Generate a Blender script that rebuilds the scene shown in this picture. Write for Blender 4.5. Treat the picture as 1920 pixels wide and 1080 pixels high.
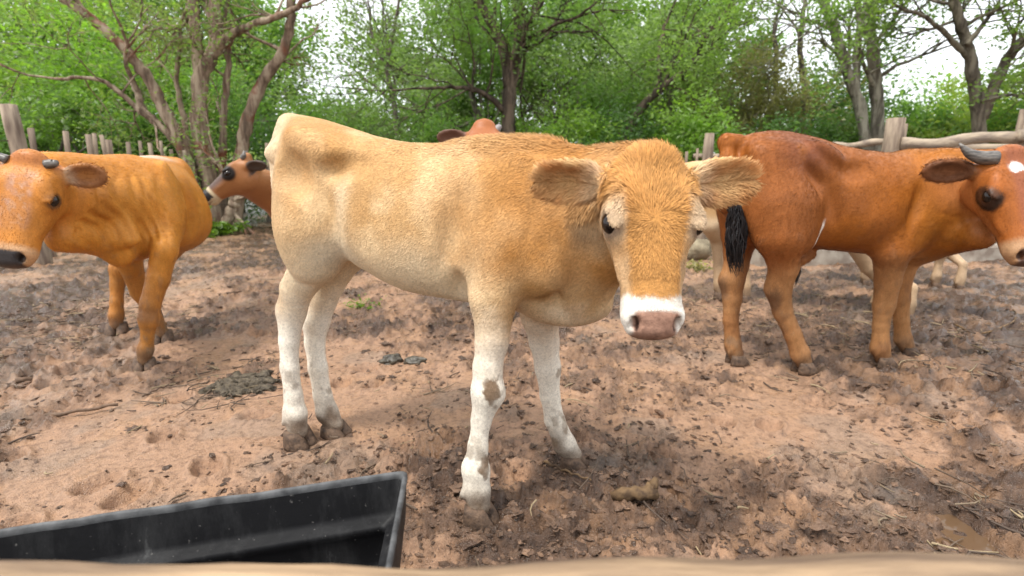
import bpy, math, random
import numpy as np

# ------------------------------------------------------------------ clear
for o in list(bpy.data.objects):
    bpy.data.objects.remove(o)
SC = bpy.context.scene
COL = SC.collection
random.seed(7)
RNG = np.random.default_rng(11)

# ------------------------------------------------------------------ camera
CAM_H = 0.90
FPX = 960.0                                   # focal length in pixels of a 1920 wide frame
PITCH = math.atan((540 - 335) / FPX)          # the horizon lies at row 335
cam_d = bpy.data.cameras.new('camera')
cam = bpy.data.objects.new('camera', cam_d)
COL.objects.link(cam)
cam.location = (0, 0, CAM_H)
cam.rotation_euler = (math.pi / 2 - PITCH, 0, 0)
cam_d.sensor_width = 36
cam_d.lens = 18
cam_d.clip_start = 0.02
cam_d.clip_end = 3000
cam_d.dof.use_dof = True
cam_d.dof.focus_distance = 1.35
cam_d.dof.aperture_fstop = 3.3
SC.camera = cam
SC.render.resolution_x = 1024
SC.render.resolution_y = 576

# ------------------------------------------------------------------ sky and sun (bright overcast)
SUN_EL, SUN_AZ = math.radians(58), math.radians(205)
world = bpy.data.worlds.new('World')
SC.world = world
world.use_nodes = True
wn = world.node_tree.nodes
wl = world.node_tree.links
wn.clear()
w_out = wn.new('ShaderNodeOutputWorld')
w_bg = wn.new('ShaderNodeBackground')
w_sky = wn.new('ShaderNodeTexSky')
w_sky.sky_type = 'NISHITA'
w_sky.sun_disc = False
w_sky.sun_elevation = SUN_EL
w_sky.sun_rotation = SUN_AZ
w_sky.dust_density = 4.0
w_tc = wn.new('ShaderNodeTexCoord')
w_noise = wn.new('ShaderNodeTexNoise')
w_noise.inputs['Scale'].default_value = 2.2
w_noise.inputs['Detail'].default_value = 5
w_ramp = wn.new('ShaderNodeMapRange')
w_ramp.inputs[1].default_value = 0.3
w_ramp.inputs[2].default_value = 0.7
w_ramp.inputs[3].default_value = 0.80
w_ramp.inputs[4].default_value = 0.95
w_mix = wn.new('ShaderNodeMix')
w_mix.data_type = 'RGBA'
w_mix.inputs['B'].default_value = (9.6, 9.9, 10.2, 1)
wl.new(w_tc.outputs['Generated'], w_noise.inputs['Vector'])
wl.new(w_noise.outputs['Fac'], w_ramp.inputs[0])
wl.new(w_ramp.outputs[0], w_mix.inputs['Factor'])
wl.new(w_sky.outputs[0], w_mix.inputs['A'])
wl.new(w_mix.outputs['Result'], w_bg.inputs['Color'])
w_bg.inputs['Strength'].default_value = 0.072
wl.new(w_bg.outputs[0], w_out.inputs['Surface'])

sun_d = bpy.data.lights.new('sun', 'SUN')
sun = bpy.data.objects.new('sun', sun_d)
COL.objects.link(sun)
sun_d.energy = 1.5
sun_d.angle = math.radians(11)
sun_d.color = (1.0, 0.96, 0.89)
# from the upper left, behind the camera
sdir = np.array([-0.45, -0.42, 1.15]); sdir /= np.linalg.norm(sdir)
from mathutils import Vector, Matrix
sun.rotation_euler = Vector(sdir).to_track_quat('Z', 'Y').to_euler()
sun.location = (-4, -4, 9)
w_sky.sun_elevation = math.asin(sdir[2])
w_sky.sun_rotation = math.atan2(sdir[0], sdir[1])

SC.view_settings.view_transform = 'Standard'
SC.view_settings.look = 'None'
SC.view_settings.gamma = 1
SC.view_settings.use_curve_mapping = False
SC.view_settings.exposure = 1.44

# ------------------------------------------------------------------ helpers: camera geometry
_c, _s = math.cos(PITCH), math.sin(PITCH)
def at(px, py, Y):
    "world point at depth Y that the photograph shows at pixel (px, py) of 1920 x 1080"
    a = (px - 960) / FPX; b = (540 - py) / FPX
    r = np.array([a, _c + b * _s, -_s + b * _c])
    return np.array([0, 0, CAM_H]) + r * (Y / r[1])
def gnd(px, py, z=0.0):
    a = (px - 960) / FPX; b = (540 - py) / FPX
    r = np.array([a, _c + b * _s, -_s + b * _c])
    return np.array([0, 0, CAM_H]) + r * ((z - CAM_H) / r[2])
def A(*v): return np.array(v, float)
def unit(v):
    v = np.asarray(v, float); return v / max(np.linalg.norm(v), 1e-9)
def sstep(a, b, x):
    t = np.clip((x - a) / (b - a), 0, 1); return t * t * (3 - 2 * t)

# ------------------------------------------------------------------ helpers: noise
def _hash(ix, iy, iz, seed):
    h = (ix.astype(np.int64) * 374761393 + iy.astype(np.int64) * 668265263 + iz.astype(np.int64) * 2147483647 + seed * 974711) & 0xffffffff
    h = ((h ^ (h >> 13)) * 1274126177) & 0xffffffff
    h = (h ^ (h >> 16)) & 0xffff
    return h / 65535.0
def vnoise(P, scale, seed=0):
    "smooth value noise in [0,1]; P is (n,2) or (n,3)"
    P = np.asarray(P, float) * scale
    if P.shape[1] == 2: P = np.c_[P, np.zeros(len(P))]
    i = np.floor(P).astype(np.int64); f = P - i; f = f * f * f * (f * (f * 6 - 15) + 10)
    out = 0
    for dx in (0, 1):
        for dy in (0, 1):
            for dz in (0, 1):
                w = (f[:, 0] if dx else 1 - f[:, 0]) * (f[:, 1] if dy else 1 - f[:, 1]) * (f[:, 2] if dz else 1 - f[:, 2])
                if P is not None: out = out + w * _hash(i[:, 0] + dx, i[:, 1] + dy, i[:, 2] + dz, seed)
    return out
def fbm(P, scale, octv=4, seed=0, gain=0.5):
    o = 0; a = 1; t = 0
    for k in range(octv):
        o = o + a * vnoise(P, scale * 2.03 ** k, seed + 17 * k); t += a; a *= gain
    return o / t

# ------------------------------------------------------------------ helpers: meshes
def fast_mesh(name, V, faces, smooth=True, color=None, cname='coat'):
    "V (n,3); faces: list of int arrays (m,3) or (m,4)"
    V = np.ascontiguousarray(V, dtype=np.float32)
    faces = [np.asarray(f, np.int32) for f in faces if len(f)]
    me = bpy.data.meshes.new(name)
    loops = np.concatenate([f.ravel() for f in faces])
    counts = np.concatenate([np.full(len(f), f.shape[1], np.int32) for f in faces])
    starts = np.concatenate([[0], np.cumsum(counts)[:-1]]).astype(np.int32)
    me.vertices.add(len(V)); me.vertices.foreach_set('co', V.ravel())
    me.loops.add(len(loops)); me.loops.foreach_set('vertex_index', loops)
    me.polygons.add(len(counts)); me.polygons.foreach_set('loop_start', starts)
    try: me.polygons.foreach_set('loop_total', counts)
    except Exception: pass
    me.update(calc_edges=True)
    me.polygons.foreach_set('use_smooth', np.full(len(counts), smooth, dtype=bool))
    if color is not None:
        at_ = me.color_attributes.new(cname, 'FLOAT_COLOR', 'POINT')
        c4 = np.ones((len(V), 4), np.float32); c4[:, :3] = color
        at_.data.foreach_set('color', c4.ravel())
    me.validate()
    return me
def obj(name, me, mat=None, parent=None):
    o = bpy.data.objects.new(name, me); COL.objects.link(o)
    if mat is not None and me is not None:
        me.materials.clear(); me.materials.append(mat)
    if parent is not None: o.parent = parent
    return o
def tag(o, label=None, cat=None, group=None, kind=None):
    if label: o['label'] = label
    if cat: o['category'] = cat
    if group: o['group'] = group
    if kind: o['kind'] = kind
    return o
def thing(name, label, cat, group=None):
    return tag(obj(name, None), label, cat, group)
def set_base(root, loc):
    "moves an Empty to the thing's base while its children stay where they are"
    root.location = Vector(loc)
    for ch in root.children:
        ch.matrix_parent_inverse = Matrix.Translation(-Vector(loc))
def catmull(P, n):
    P = np.asarray(P, float)
    if len(P) < 3:
        t = np.linspace(0, 1, n)[:, None]; return P[0] * (1 - t) + P[-1] * t
    Q = np.vstack([2 * P[0] - P[1], P, 2 * P[-1] - P[-2]])
    out = []
    for u in np.linspace(0, len(P) - 1, n):
        i = min(int(u), len(P) - 2); t = u - i
        a, b, c, d = Q[i], Q[i + 1], Q[i + 2], Q[i + 3]
        out.append(0.5 * (2 * b + (c - a) * t + (2 * a - 5 * b + 4 * c - d) * t * t + (3 * b - a - 3 * c + d) * t ** 3))
    return np.array(out)
class MB:
    "collects verts and faces of ONE mesh"
    def __init__(s): s.V = []; s.T = []; s.Q = []; s.n = 0; s.C = []
    def add(s, V, Q=None, T=None, C=None):
        V = np.asarray(V, float); s.V.append(V)
        if Q is not None and len(Q): s.Q.append(np.asarray(Q) + s.n)
        if T is not None and len(T): s.T.append(np.asarray(T) + s.n)
        if C is not None: s.C.append(np.broadcast_to(np.asarray(C, float), (len(V), 3)))
        s.n += len(V)
    def tube(s, P, R, sides=8, cap=True, wob=0.0, C=None, seed=0):
        P = np.asarray(P, float); n = len(P); R = np.broadcast_to(np.asarray(R, float), (n,))
        T = np.gradient(P, axis=0); T /= np.linalg.norm(T, axis=1)[:, None] + 1e-12
        up = A(0, 0, 1) if abs(T[0][2]) < .9 else A(1, 0, 0)
        V = []
        a = np.arange(sides) * 2 * np.pi / sides
        x = unit(np.cross(up, T[0]))
        rs = np.random.default_rng(seed + n)
        for i in range(n):
            x = unit(x - T[i] * (x @ T[i])); y = np.cross(T[i], x)
            rr = R[i] * (1 + wob * (rs.random(sides) - .5) * 2)
            V.append(P[i] + (np.cos(a) * rr)[:, None] * x + (np.sin(a) * rr)[:, None] * y)
        V = np.vstack(V)
        i = np.arange(n - 1)[:, None] * sides; j = np.arange(sides)[None]; j2 = (j + 1) % sides
        Q = np.stack([i + j, i + j2, i + sides + j2, i + sides + j], -1).reshape(-1, 4)
        tri = []
        if cap:
            V = np.vstack([V, P[0], P[-1]]); b = n * sides
            for k in range(sides):
                tri.append((b, (k + 1) % sides, k)); tri.append((b + 1, (n - 1) * sides + k, (n - 1) * sides + (k + 1) % sides))
        s.add(V, Q, tri, C)
    def mesh(s, name, smooth=True):
        V = np.vstack(s.V); fs = []
        if s.Q: fs.append(np.vstack(s.Q))
        if s.T: fs.append(np.vstack(s.T))
        return fast_mesh(name, V, fs, smooth, np.vstack(s.C) if s.C else None)

# ------------------------------------------------------------------ helpers: materials
def new_mat(name):
    m = bpy.data.materials.new(name); m.use_nodes = True
    nt = m.node_tree; b = nt.nodes['Principled BSDF']
    return m, nt, b
def N(nt, typ, **kw):
    n = nt.nodes.new(typ)
    for k, v in kw.items():
        if k in n.inputs: n.inputs[k].default_value = v
        else: setattr(n, k, v)
    return n
def ramp(nt, src, stops):
    r = nt.nodes.new('ShaderNodeValToRGB')
    e = r.color_ramp.elements
    while len(e) < len(stops): e.new(0.5)
    for i, (p, c) in enumerate(stops):
        e[i].position = p; e[i].color = (*c, 1) if len(c) == 3 else c
    nt.links.new(src, r.inputs[0]); return r
def mixc(nt, fac, a, b, mode='MIX'):
    m = nt.nodes.new('ShaderNodeMix'); m.data_type = 'RGBA'; m.blend_type = mode
    for s, v in (('Factor', fac), ('A', a), ('B', b)):
        sk = m.inputs[s] if s == 'Factor' else [i for i in m.inputs if i.name == s and i.type == 'RGBA'][0]
        if isinstance(v, bpy.types.NodeSocket): nt.links.new(v, sk)
        elif s == 'Factor': sk.default_value = v
        else: sk.default_value = (*v, 1)
    return [o for o in m.outputs if o.type == 'RGBA'][0]
def bump(nt, b, src, strength, dist):
    n = N(nt, 'ShaderNodeBump'); n.inputs['Strength'].default_value = strength; n.inputs['Distance'].default_value = dist
    nt.links.new(src, n.inputs['Height']); nt.links.new(n.outputs[0], b.inputs['Normal']); return n
def noise_node(nt, scale, detail=4, rough=.55, coords='Object', stretch=None):
    tc = N(nt, 'ShaderNodeTexCoord'); n = N(nt, 'ShaderNodeTexNoise')
    n.inputs['Scale'].default_value = scale; n.inputs['Detail'].default_value = detail; n.inputs['Roughness'].default_value = rough
    src = tc.outputs[coords]
    if stretch:
        mp = N(nt, 'ShaderNodeMapping'); mp.inputs['Scale'].default_value = stretch
        nt.links.new(src, mp.inputs[0]); src = mp.outputs[0]
    nt.links.new(src, n.inputs['Vector']); return n.outputs['Fac']

def mat_coat(name, rough=.55, spec=.25, cname='coat', var=.25, sheen=0.0):
    m, nt, b = new_mat(name)
    a = N(nt, 'ShaderNodeAttribute'); a.attribute_name = cname
    f = noise_node(nt, 140, 3)
    r = ramp(nt, f, [(.3, (1 - var,) * 3), (.7, (1 + var * .6,) * 3)])
    c = mixc(nt, 1.0, a.outputs['Color'], r.outputs[0], 'MULTIPLY')
    nt.links.new(c, b.inputs['Base Color'])
    b.inputs['Roughness'].default_value = rough
    b.inputs['Specular IOR Level'].default_value = spec
    if sheen: b.inputs['Sheen Weight'].default_value = sheen
    bump(nt, b, noise_node(nt, 220, 3), .25, .004)
    return m
def mat_plain(name, col, rough=.6, spec=.4, var=.3, scale=30, bmp=.2, bdist=.004, col2=None, stretch=None):
    m, nt, b = new_mat(name)
    f = noise_node(nt, scale, 5, stretch=stretch)
    c2 = col2 if col2 else tuple(x * (1 - var) for x in col)
    r = ramp(nt, f, [(.35, c2), (.65, col)])
    nt.links.new(r.outputs[0], b.inputs['Base Color'])
    b.inputs['Roughness'].default_value = rough; b.inputs['Specular IOR Level'].default_value = spec
    if bmp: bump(nt, b, noise_node(nt, scale * 2.5, 5, stretch=stretch), bmp, bdist)
    return m
# ================================================================== cattle: a small implicit-surface sculptor
class Sculpt:
    def __init__(s, lo, hi, vox):
        s.vox = vox; s.lo = np.asarray(lo, float)
        n = np.ceil((np.asarray(hi) - s.lo) / vox).astype(int) + 1
        s.ax = [s.lo[i] + vox * np.arange(n[i]) for i in range(3)]
        s.F = np.full(n, .5, np.float32)
    def put(s, fn, lo, hi, k=.02, op='add'):
        sl = []
        for i in range(3):
            a = max(int((lo[i] - s.lo[i]) / s.vox) - 1, 0); b = min(int((hi[i] - s.lo[i]) / s.vox) + 3, s.F.shape[i])
            if b <= a: return
            sl.append(slice(a, b))
        X = s.ax[0][sl[0]].astype(np.float32)[:, None, None]; Y = s.ax[1][sl[1]].astype(np.float32)[None, :, None]; Z = s.ax[2][sl[2]].astype(np.float32)[None, None, :]
        d = fn(X, Y, Z).astype(np.float32); f = s.F[tuple(sl)]
        if op == 'add':
            h = np.maximum(k - np.abs(f - d), 0) / k; s.F[tuple(sl)] = np.minimum(f, d) - h * h * k * .25
        else:
            d = -d; h = np.maximum(k - np.abs(f - d), 0) / k; s.F[tuple(sl)] = np.maximum(f, d) + h * h * k * .25
    def ell(s, c, R, r, k=.02, op='add'):
        "ellipsoid: R rows are its axes, r its radii"
        R = np.asarray(R, float); r = np.asarray(r, float)
        ext = np.sqrt(((R * r[:, None]) ** 2).sum(0)) + k
        def fn(X, Y, Z):
            q = [(R[i, 0] * (X - c[0]) + R[i, 1] * (Y - c[1]) + R[i, 2] * (Z - c[2])) for i in range(3)]
            k0 = np.sqrt(sum((q[i] / r[i]) ** 2 for i in range(3))) + 1e-6
            k1 = np.sqrt(sum((q[i] / r[i] ** 2) ** 2 for i in range(3))) + 1e-6
            return k0 * (k0 - 1) / k1
        s.put(fn, c - ext, c + ext, k, op)
    def cone(s, a, b, ra, rb, k=.02, op='add', sq=None):
        "capsule with two radii; sq=(direction, factor) thins it along that direction"
        a = np.asarray(a, float); b = np.asarray(b, float)
        m = max(ra, rb) + k
        ab = b - a; L2 = ab @ ab + 1e-9
        def fn(X, Y, Z):
            x, y, z = X - a[0], Y - a[1], Z - a[2]
            t = np.clip((x * ab[0] + y * ab[1] + z * ab[2]) / L2, 0, 1)
            x, y, z = x - t * ab[0], y - t * ab[1], z - t * ab[2]
            if sq is not None:
                dd = (x * sq[0][0] + y * sq[0][1] + z * sq[0][2]) * (1 / sq[1] - 1)
                x, y, z = x + dd * sq[0][0], y + dd * sq[0][1], z + dd * sq[0][2]
            return np.sqrt(x * x + y * y + z * z) - (ra + (rb - ra) * t)
        s.put(fn, np.minimum(a, b) - m, np.maximum(a, b) + m, k, op)
    def chain(s, P, R, k=.012, sq=None, first_k=None):
        for i in range(len(P) - 1):
            s.cone(P[i], P[i + 1], R[i], R[i + 1], (first_k if (i == 0 and first_k) else k), 'add', sq)
    def loft(s, O, e1, e2, e3, st, cap=.05, k=.04, nexp=2.3):
        "elliptic sweep along e1: st rows are (t, top, bottom, half width, top-heaviness)"
        st = np.asarray(st, float); tt = np.linspace(st[0, 0], st[-1, 0], 160)
        tab = []
        for c in range(1, 5):
            y = st[:, c]; m = np.gradient(y, st[:, 0]); x = st[:, 0]
            i = np.clip(np.searchsorted(x, tt) - 1, 0, len(x) - 2); h = x[i + 1] - x[i]; u = (tt - x[i]) / h
            tab.append((2 * u ** 3 - 3 * u ** 2 + 1) * y[i] + (u ** 3 - 2 * u ** 2 + u) * h * m[i] + (-2 * u ** 3 + 3 * u ** 2) * y[i + 1] + (u ** 3 - u ** 2) * h * m[i + 1])
        cs = np.array([O + e1 * t + e2 * a * tab[2].max() * 1.2 + e3 * v for t in (st[0, 0] - cap, st[-1, 0] + cap) for a in (-1, 1) for v in (tab[0].max(), tab[1].min())])
        def fn(X, Y, Z):
            x, y, z = X - O[0], Y - O[1], Z - O[2]
            t = x * e1[0] + y * e1[1] + z * e1[2]; u = x * e2[0] + y * e2[1] + z * e2[2]; v = x * e3[0] + y * e3[1] + z * e3[2]
            tc = np.clip(t, st[0, 0], st[-1, 0])
            top = np.interp(tc, tt, tab[0]); bot = np.interp(tc, tt, tab[1]); w = np.interp(tc, tt, tab[2]); sh = np.interp(tc, tt, tab[3])
            b = (top - bot) / 2; vv = v - (top + bot) / 2
            w = w * (1 + sh * np.clip(vv / b, -1, 1))
            te = (t - tc)
            q = (np.abs(u / w) ** nexp + np.abs(vv / b) ** nexp) ** (2 / nexp) + (te / cap) ** 2
            q = np.sqrt(q) + 1e-5
            rho = np.sqrt(u * u + vv * vv + te * te) + 1e-5
            return rho - rho / q
        s.put(fn, cs.min(0) - k, cs.max(0) + k, k)
    def mesh(s, smooth=2):
        F = s.F; ins = F < 0; n = np.array(F.shape)
        cnt = np.zeros(n - 1, np.int8)
        for dx in (0, 1):
            for dy in (0, 1):
                for dz in (0, 1):
                    cnt += ins[dx:n[0] - 1 + dx, dy:n[1] - 1 + dy, dz:n[2] - 1 + dz]
        act = (cnt > 0) & (cnt < 8); idx = np.argwhere(act)
        vid = np.full(n - 1, -1, np.int32); vid[act] = np.arange(len(idx))
        acc = np.zeros((len(idx), 3)); c = np.zeros(len(idx))
        cor = [(a, b, d) for a in (0, 1) for b in (0, 1) for d in (0, 1)]
        val = {q: F[idx[:, 0] + q[0], idx[:, 1] + q[1], idx[:, 2] + q[2]] for q in cor}
        for q in cor:
            for ax in range(3):
                if q[ax] == 0:
                    q2 = list(q); q2[ax] = 1; q2 = tuple(q2)
                    a, b = val[q], val[q2]; m = (a < 0) != (b < 0)
                    t = a[m] / (a[m] - b[m]); p = np.tile(np.array(q, float), (m.sum(), 1)); p[:, ax] = t
                    acc[m] += p; c[m] += 1
        V = (idx + acc / c[:, None]) * s.vox + s.lo
        Q = []
        for ax in range(3):
            b, d = [(1, 2), (2, 0), (0, 1)][ax]
            sl0 = [slice(None)] * 3; sl1 = [slice(None)] * 3
            sl0[ax] = slice(0, -1); sl1[ax] = slice(1, None)
            ch = ins[tuple(sl0)] != ins[tuple(sl1)]
            e = np.argwhere(ch); e = e[(e[:, b] > 0) & (e[:, d] > 0) & (e[:, b] < n[b] - 1) & (e[:, d] < n[d] - 1)]
            def cell(ob, od):
                q = e.copy(); q[:, b] -= ob; q[:, d] -= od; return vid[q[:, 0], q[:, 1], q[:, 2]]
            quad = np.stack([cell(1, 1), cell(0, 1), cell(0, 0), cell(1, 0)], 1)
            fl = ~ins[e[:, 0], e[:, 1], e[:, 2]]
            quad[fl] = quad[fl][:, ::-1]
            Q.append(quad)
        Q = np.vstack(Q)
        E = np.vstack([Q[:, [0, 1]], Q[:, [1, 2]], Q[:, [2, 3]], Q[:, [3, 0]]])
        for _ in range(smooth):
            sm = np.zeros_like(V); w = np.bincount(E[:, 0], minlength=len(V)) + np.bincount(E[:, 1], minlength=len(V))
            for k in range(3):
                sm[:, k] = np.bincount(E[:, 0], V[E[:, 1], k], len(V)) + np.bincount(E[:, 1], V[E[:, 0], k], len(V))
            V = V * .45 + .55 * sm / np.maximum(w, 1)[:, None]
        return V, Q
def vert_normals(V, Q):
    fn = np.cross(V[Q[:, 2]] - V[Q[:, 0]], V[Q[:, 3]] - V[Q[:, 1]])
    Nn = np.zeros_like(V)
    for k in range(3):
        for c in range(4): Nn[:, k] += np.bincount(Q[:, c], fn[:, k], len(V))
    return Nn / (np.linalg.norm(Nn, axis=1)[:, None] + 1e-12)

class Cow:
    def __init__(s, name, label, cat, O, yaw, vox, lo, hi, group=None):
        s.root = thing(name, label, cat, group)
        s.e1 = A(math.cos(yaw), math.sin(yaw), 0); s.e2 = A(math.sin(yaw), -math.cos(yaw), 0); s.e3 = A(0, 0, 1)   # forward, its right side, up
        s.O = A(O[0], O[1], 0)
        s.S = Sculpt(lo, hi, vox); s.vox = vox; s.feet = []; s.ears = []
    def W(s, t, u, z): return s.O + s.e1 * t + s.e2 * u + s.e3 * z
    def R3(s, ry=0.0):
        c, q = math.cos(ry), math.sin(ry)
        return np.array([s.e1 * c + s.e3 * q, s.e2, -s.e1 * q + s.e3 * c])
    def bump(s, t, u, z, r, ry=0.0, k=.04, op='add', both=True):
        for sg in ((1, -1) if both else (1,)):
            s.S.ell(s.W(t, u * sg, z), s.R3(ry), r, k, op)
    def trunk(s, st, cap=.06, nexp=2.25): s.S.loft(s.O, s.e1, s.e2, s.e3, st, cap, .05, nexp)
    def leg(s, P, R, first_k=.05, foot_dir=None, sq=.8):
        lat = s.e2
        s.S.chain(P, R, .014, (lat, sq), first_k)
        fd_ = s.e1 if foot_dir is None else unit(foot_dir); sd_ = np.cross(fd_, A(0, 0, 1))
        for sg in (1, -1):                                                        # dewclaws
            q = np.array(P[-1]) + A(0, 0, .035) - fd_ * (R[-1] * 1.0) + sd_ * sg * .016
            s.S.cone(q, q - fd_ * .010 - A(0, 0, .016), .011, .007, .010)
        s.feet.append((np.array(P[-1]), R[-1], s.e1 if foot_dir is None else unit(foot_dir)))
    def head(s, poll, d, n, L=.38, ears=None, k=.05, wide=1.0, jaw=1.0, eye=1.0, en=0.0):
        d = unit(d); n = unit(np.asarray(n, float) - d * (np.asarray(n, float) @ d)); w = np.cross(d, n)
        s.h = dict(o=np.asarray(poll, float), d=d, n=n, w=w, L=L)
        g = L / .38; S = s.S; o = s.h['o']
        st = np.array([[0, .045, -.075, .072, .10], [.12, .058, -.105, .084, .15], [.25, .063, -.124, .088, .2], [.38, .060, -.126, .085, .22], [.50, .054, -.114, .075, .2],
                       [.62, .049, -.094, .064, .1], [.74, .045, -.077, .058, .05], [.85, .042, -.068, .060, 0], [.94, .037, -.062, .061, 0], [1.0, .026, -.052, .053, 0]])
        st[:, 0] *= .38; st *= A(g, g, g, g * wide, 1); st[:, 2] *= jaw
        S.loft(o, d, w, n, st, .024 * g, k, 2.4)
        H = lambda sx, wx, nx: o + d * sx * L + w * wx * g * wide + n * nx * g
        s.H = H
        R = np.array([d, w, n])
        for sg in (1, -1):
            S.ell(H(.36, .072 * sg, .020), R, A(.045, .026, .034) * g, .022)             # orbit
            S.ell(H(.27, .060 * sg, .046), R, A(.042, .026, .018) * g, .025)             # brow
            S.ell(H(.24, .050 * sg, -.085), R, A(.062, .028, .050) * g, .03)             # cheek
            S.ell(H(.93, .034 * sg, .006), R, A(.026, .027, .026) * g, .014)             # nostril wing
            S.ell(H(.60, .052 * sg, -.005), R, A(.05, .018, .012) * g, .02)              # cheek crest
        S.ell(H(-.03, 0, .034), R, A(.032, .052, .028) * g, .03)
        S.ell(H(.90, 0, -.058), R, A(.034, .038, .018) * g, .014)                         # chin
        for sg in (1, -1):
            S.ell(H(.375, .100 * sg, .028 + en), R, A(.025, .018, .017) * eye * g, .008, 'sub')     # socket
            S.ell(H(.972, .041 * sg, .018), R, A(.017, .011, .019) * g, .006, 'sub')     # nostril
        S.ell(H(.97, 0, -.040), R, A(.05, .075, .0035) * g, .006, 'sub')                  # mouth
        for sg in (1, -1):
            S.ell(H(.362, .084 * sg, .0460 + en * 1.15 + (eye - 1) * .022), np.array([unit(d + n * .25), w, unit(n - d * .25)]), A(.031, .017, .0085) * g, .007)   # upper lid
            S.ell(H(.388, .083 * sg, -.0010 + en - (eye - 1) * .02), np.array([unit(d - n * .2), w, unit(n + d * .2)]), A(.028, .014, .0080) * g, .007)     # lower lid
        s.eyes = [(H(.374, .0825 * sg, .0225 + en), .0215 * g * eye, sg) for sg in (1, -1)]
        for sg in (1, -1):
            if ears is None: dv, op, ln, wd = w * sg * .95 - d * .1 - n * .12, n * .7 + w * sg * .2, .15, .046
            else:
                e = ears[0 if sg == 1 else 1]
                if e is None: continue
                dv, op, ln, wd = e
            dv = unit(dv); op = unit(op - dv * (op @ dv)); cr = np.cross(dv, op)
            r0 = H(.08, .070 * sg, -.012); c = r0 + dv * ln * .58 * g
            S.cone(r0, r0 + dv * .05 * g, .024 * g, .020 * g, .02)
            RR = np.array([dv, cr, op])
            S.ell(c, RR, A(ln * .52, wd, .021) * g, .02)
            S.ell(c + op * .019 * g + dv * .006, RR, A(ln * .42, wd * .76, .018) * g, .010, 'sub')
            s.ears.append((r0, dv, cr, op, ln * g, wd * g))
    # ---- coordinates of points in the animal's own frames
    def coords(s, V):
        p = V - s.O; t = p @ s.e1; u = p @ s.e2; z = V[:, 2]
        q = V - s.h['o']; hs = (q @ s.h['d']) / s.h['L']; hw = (q @ s.h['w']) / s.h['L'] * .38; hn = (q @ s.h['n']) / s.h['L'] * .38
        hm = sstep(-.22, .0, hs) * sstep(.19, .13, np.abs(hw)) * sstep(-.20, -.13, hn) * sstep(.16, .11, hn) * (hs < 1.3)
        em = np.zeros(len(V)); ei = np.zeros(len(V)); el = np.zeros(len(V))
        for r0, dv, cr, op, ln, wd in s.ears:
            q = V - r0; a = q @ dv; b = q @ cr; c = q @ op
            m = sstep(.01, .035, a) * (np.abs(b) < wd * 1.3) * (np.abs(c) < .06) * (a < ln * 1.4)
            em = np.maximum(em, m); el = np.where(m > 0, np.clip(a / ln, 0, 1.2), el)
            ei = np.maximum(ei, m * sstep(wd * .95, wd * .65, np.abs(b)) * sstep(-.004, .008, c))
        return dict(t=t, u=u, z=z, hs=hs, hw=hw, hn=hn, hm=hm * (em < .5), ear=em, ein=ei, el=el)
    def flow(s, V, Nn, K):
        "which way the hair lies"
        D = -s.e1 * .8 + A(0, 0, -.65) + np.zeros_like(V)
        lg = sstep(.62, .5, K['z'])[:, None]; D = D * (1 - lg) + lg * A(0, 0, -1)
        h = s.h; a_ = (K['hs'] - .40) * .38 * 1.25
        hd = h['d'] * a_[:, None] + h['w'] * K['hw'][:, None] + h['d'] * .012
        hd /= np.linalg.norm(hd, axis=1)[:, None] + 1e-6
        sd_ = sstep(.055, .08, np.abs(K['hw']))[:, None]; hd = hd * (1 - sd_) + sd_ * (h['d'] * .5 - h['n'] * .8)
        m = K['hm'][:, None]; D = D * (1 - m) + hd * m
        for r0, dv, cr, op, ln, wd in s.ears:
            q = V - r0; a = q @ dv
            mm = (K['ear'] > .5) & (np.abs(q @ cr) < wd * 1.4) & (a > 0) & (a < ln * 1.4)
            D[mm] = dv * .8 + cr * np.sign(q[mm] @ cr)[:, None] * .5
        D = D - Nn * (D * Nn).sum(1)[:, None]
        return D / (np.linalg.norm(D, axis=1)[:, None] + 1e-9)
    def finish(s, coat, mat, eye_mat, hoof_mat, hairs=0, hlen=None, hwid=.0012, hair_mat=None, smooth=2, label=None, lift=.25, claw=True, dens=None, disp=None, tvar=.40, curl=.6):
        V, Q = s.S.mesh(smooth); s.S = None
        Nn = vert_normals(V, Q); K = s.coords(V)
        if disp:
            V = V + Nn * disp(V, K)[:, None]; Nn = vert_normals(V, Q)
        C = np.clip(coat(s, V, Nn, K), 0, 1)
        s.V, s.Q = V, Q
        s.body = obj('body', fast_mesh('body', V, [Q], True, C), mat, s.root)
        if label: s.body['label'] = label
        for c, r, sg in s.eyes:
            eye_ball(s, c, r, sg, eye_mat)
        for p, r, fd in s.feet:
            hoof(s, p, r, fd, hoof_mat, claw)
        if hairs:
            T = np.vstack([Q[:, [0, 1, 2]], Q[:, [0, 2, 3]]])
            a = V[T[:, 0]]; b = V[T[:, 1]]; c = V[T[:, 2]]
            ar = np.linalg.norm(np.cross(b - a, c - a), axis=1)
            ctr = (a + b + c) / 3; fn = Nn[T[:, 0]]
            vd = A(0, 0, CAM_H) - ctr; vd /= np.linalg.norm(vd, axis=1)[:, None]
            ar = ar * np.where((fn * vd).sum(1) > -.25, 1, .25)
            if dens is not None: ar = ar * dens(K)[T[:, 0]]
            pick = np.searchsorted(np.cumsum(ar) / ar.sum(), RNG.random(hairs))
            r1 = np.sqrt(RNG.random(hairs))[:, None]; r2 = RNG.random(hairs)[:, None]
            ti = T[pick]
            w0, w1, w2 = 1 - r1, r1 * (1 - r2), r1 * r2
            P = V[ti[:, 0]] * w0 + V[ti[:, 1]] * w1 + V[ti[:, 2]] * w2
            nn = Nn[ti[:, 0]] * w0 + Nn[ti[:, 1]] * w1 + Nn[ti[:, 2]] * w2; nn /= np.linalg.norm(nn, axis=1)[:, None]
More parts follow.
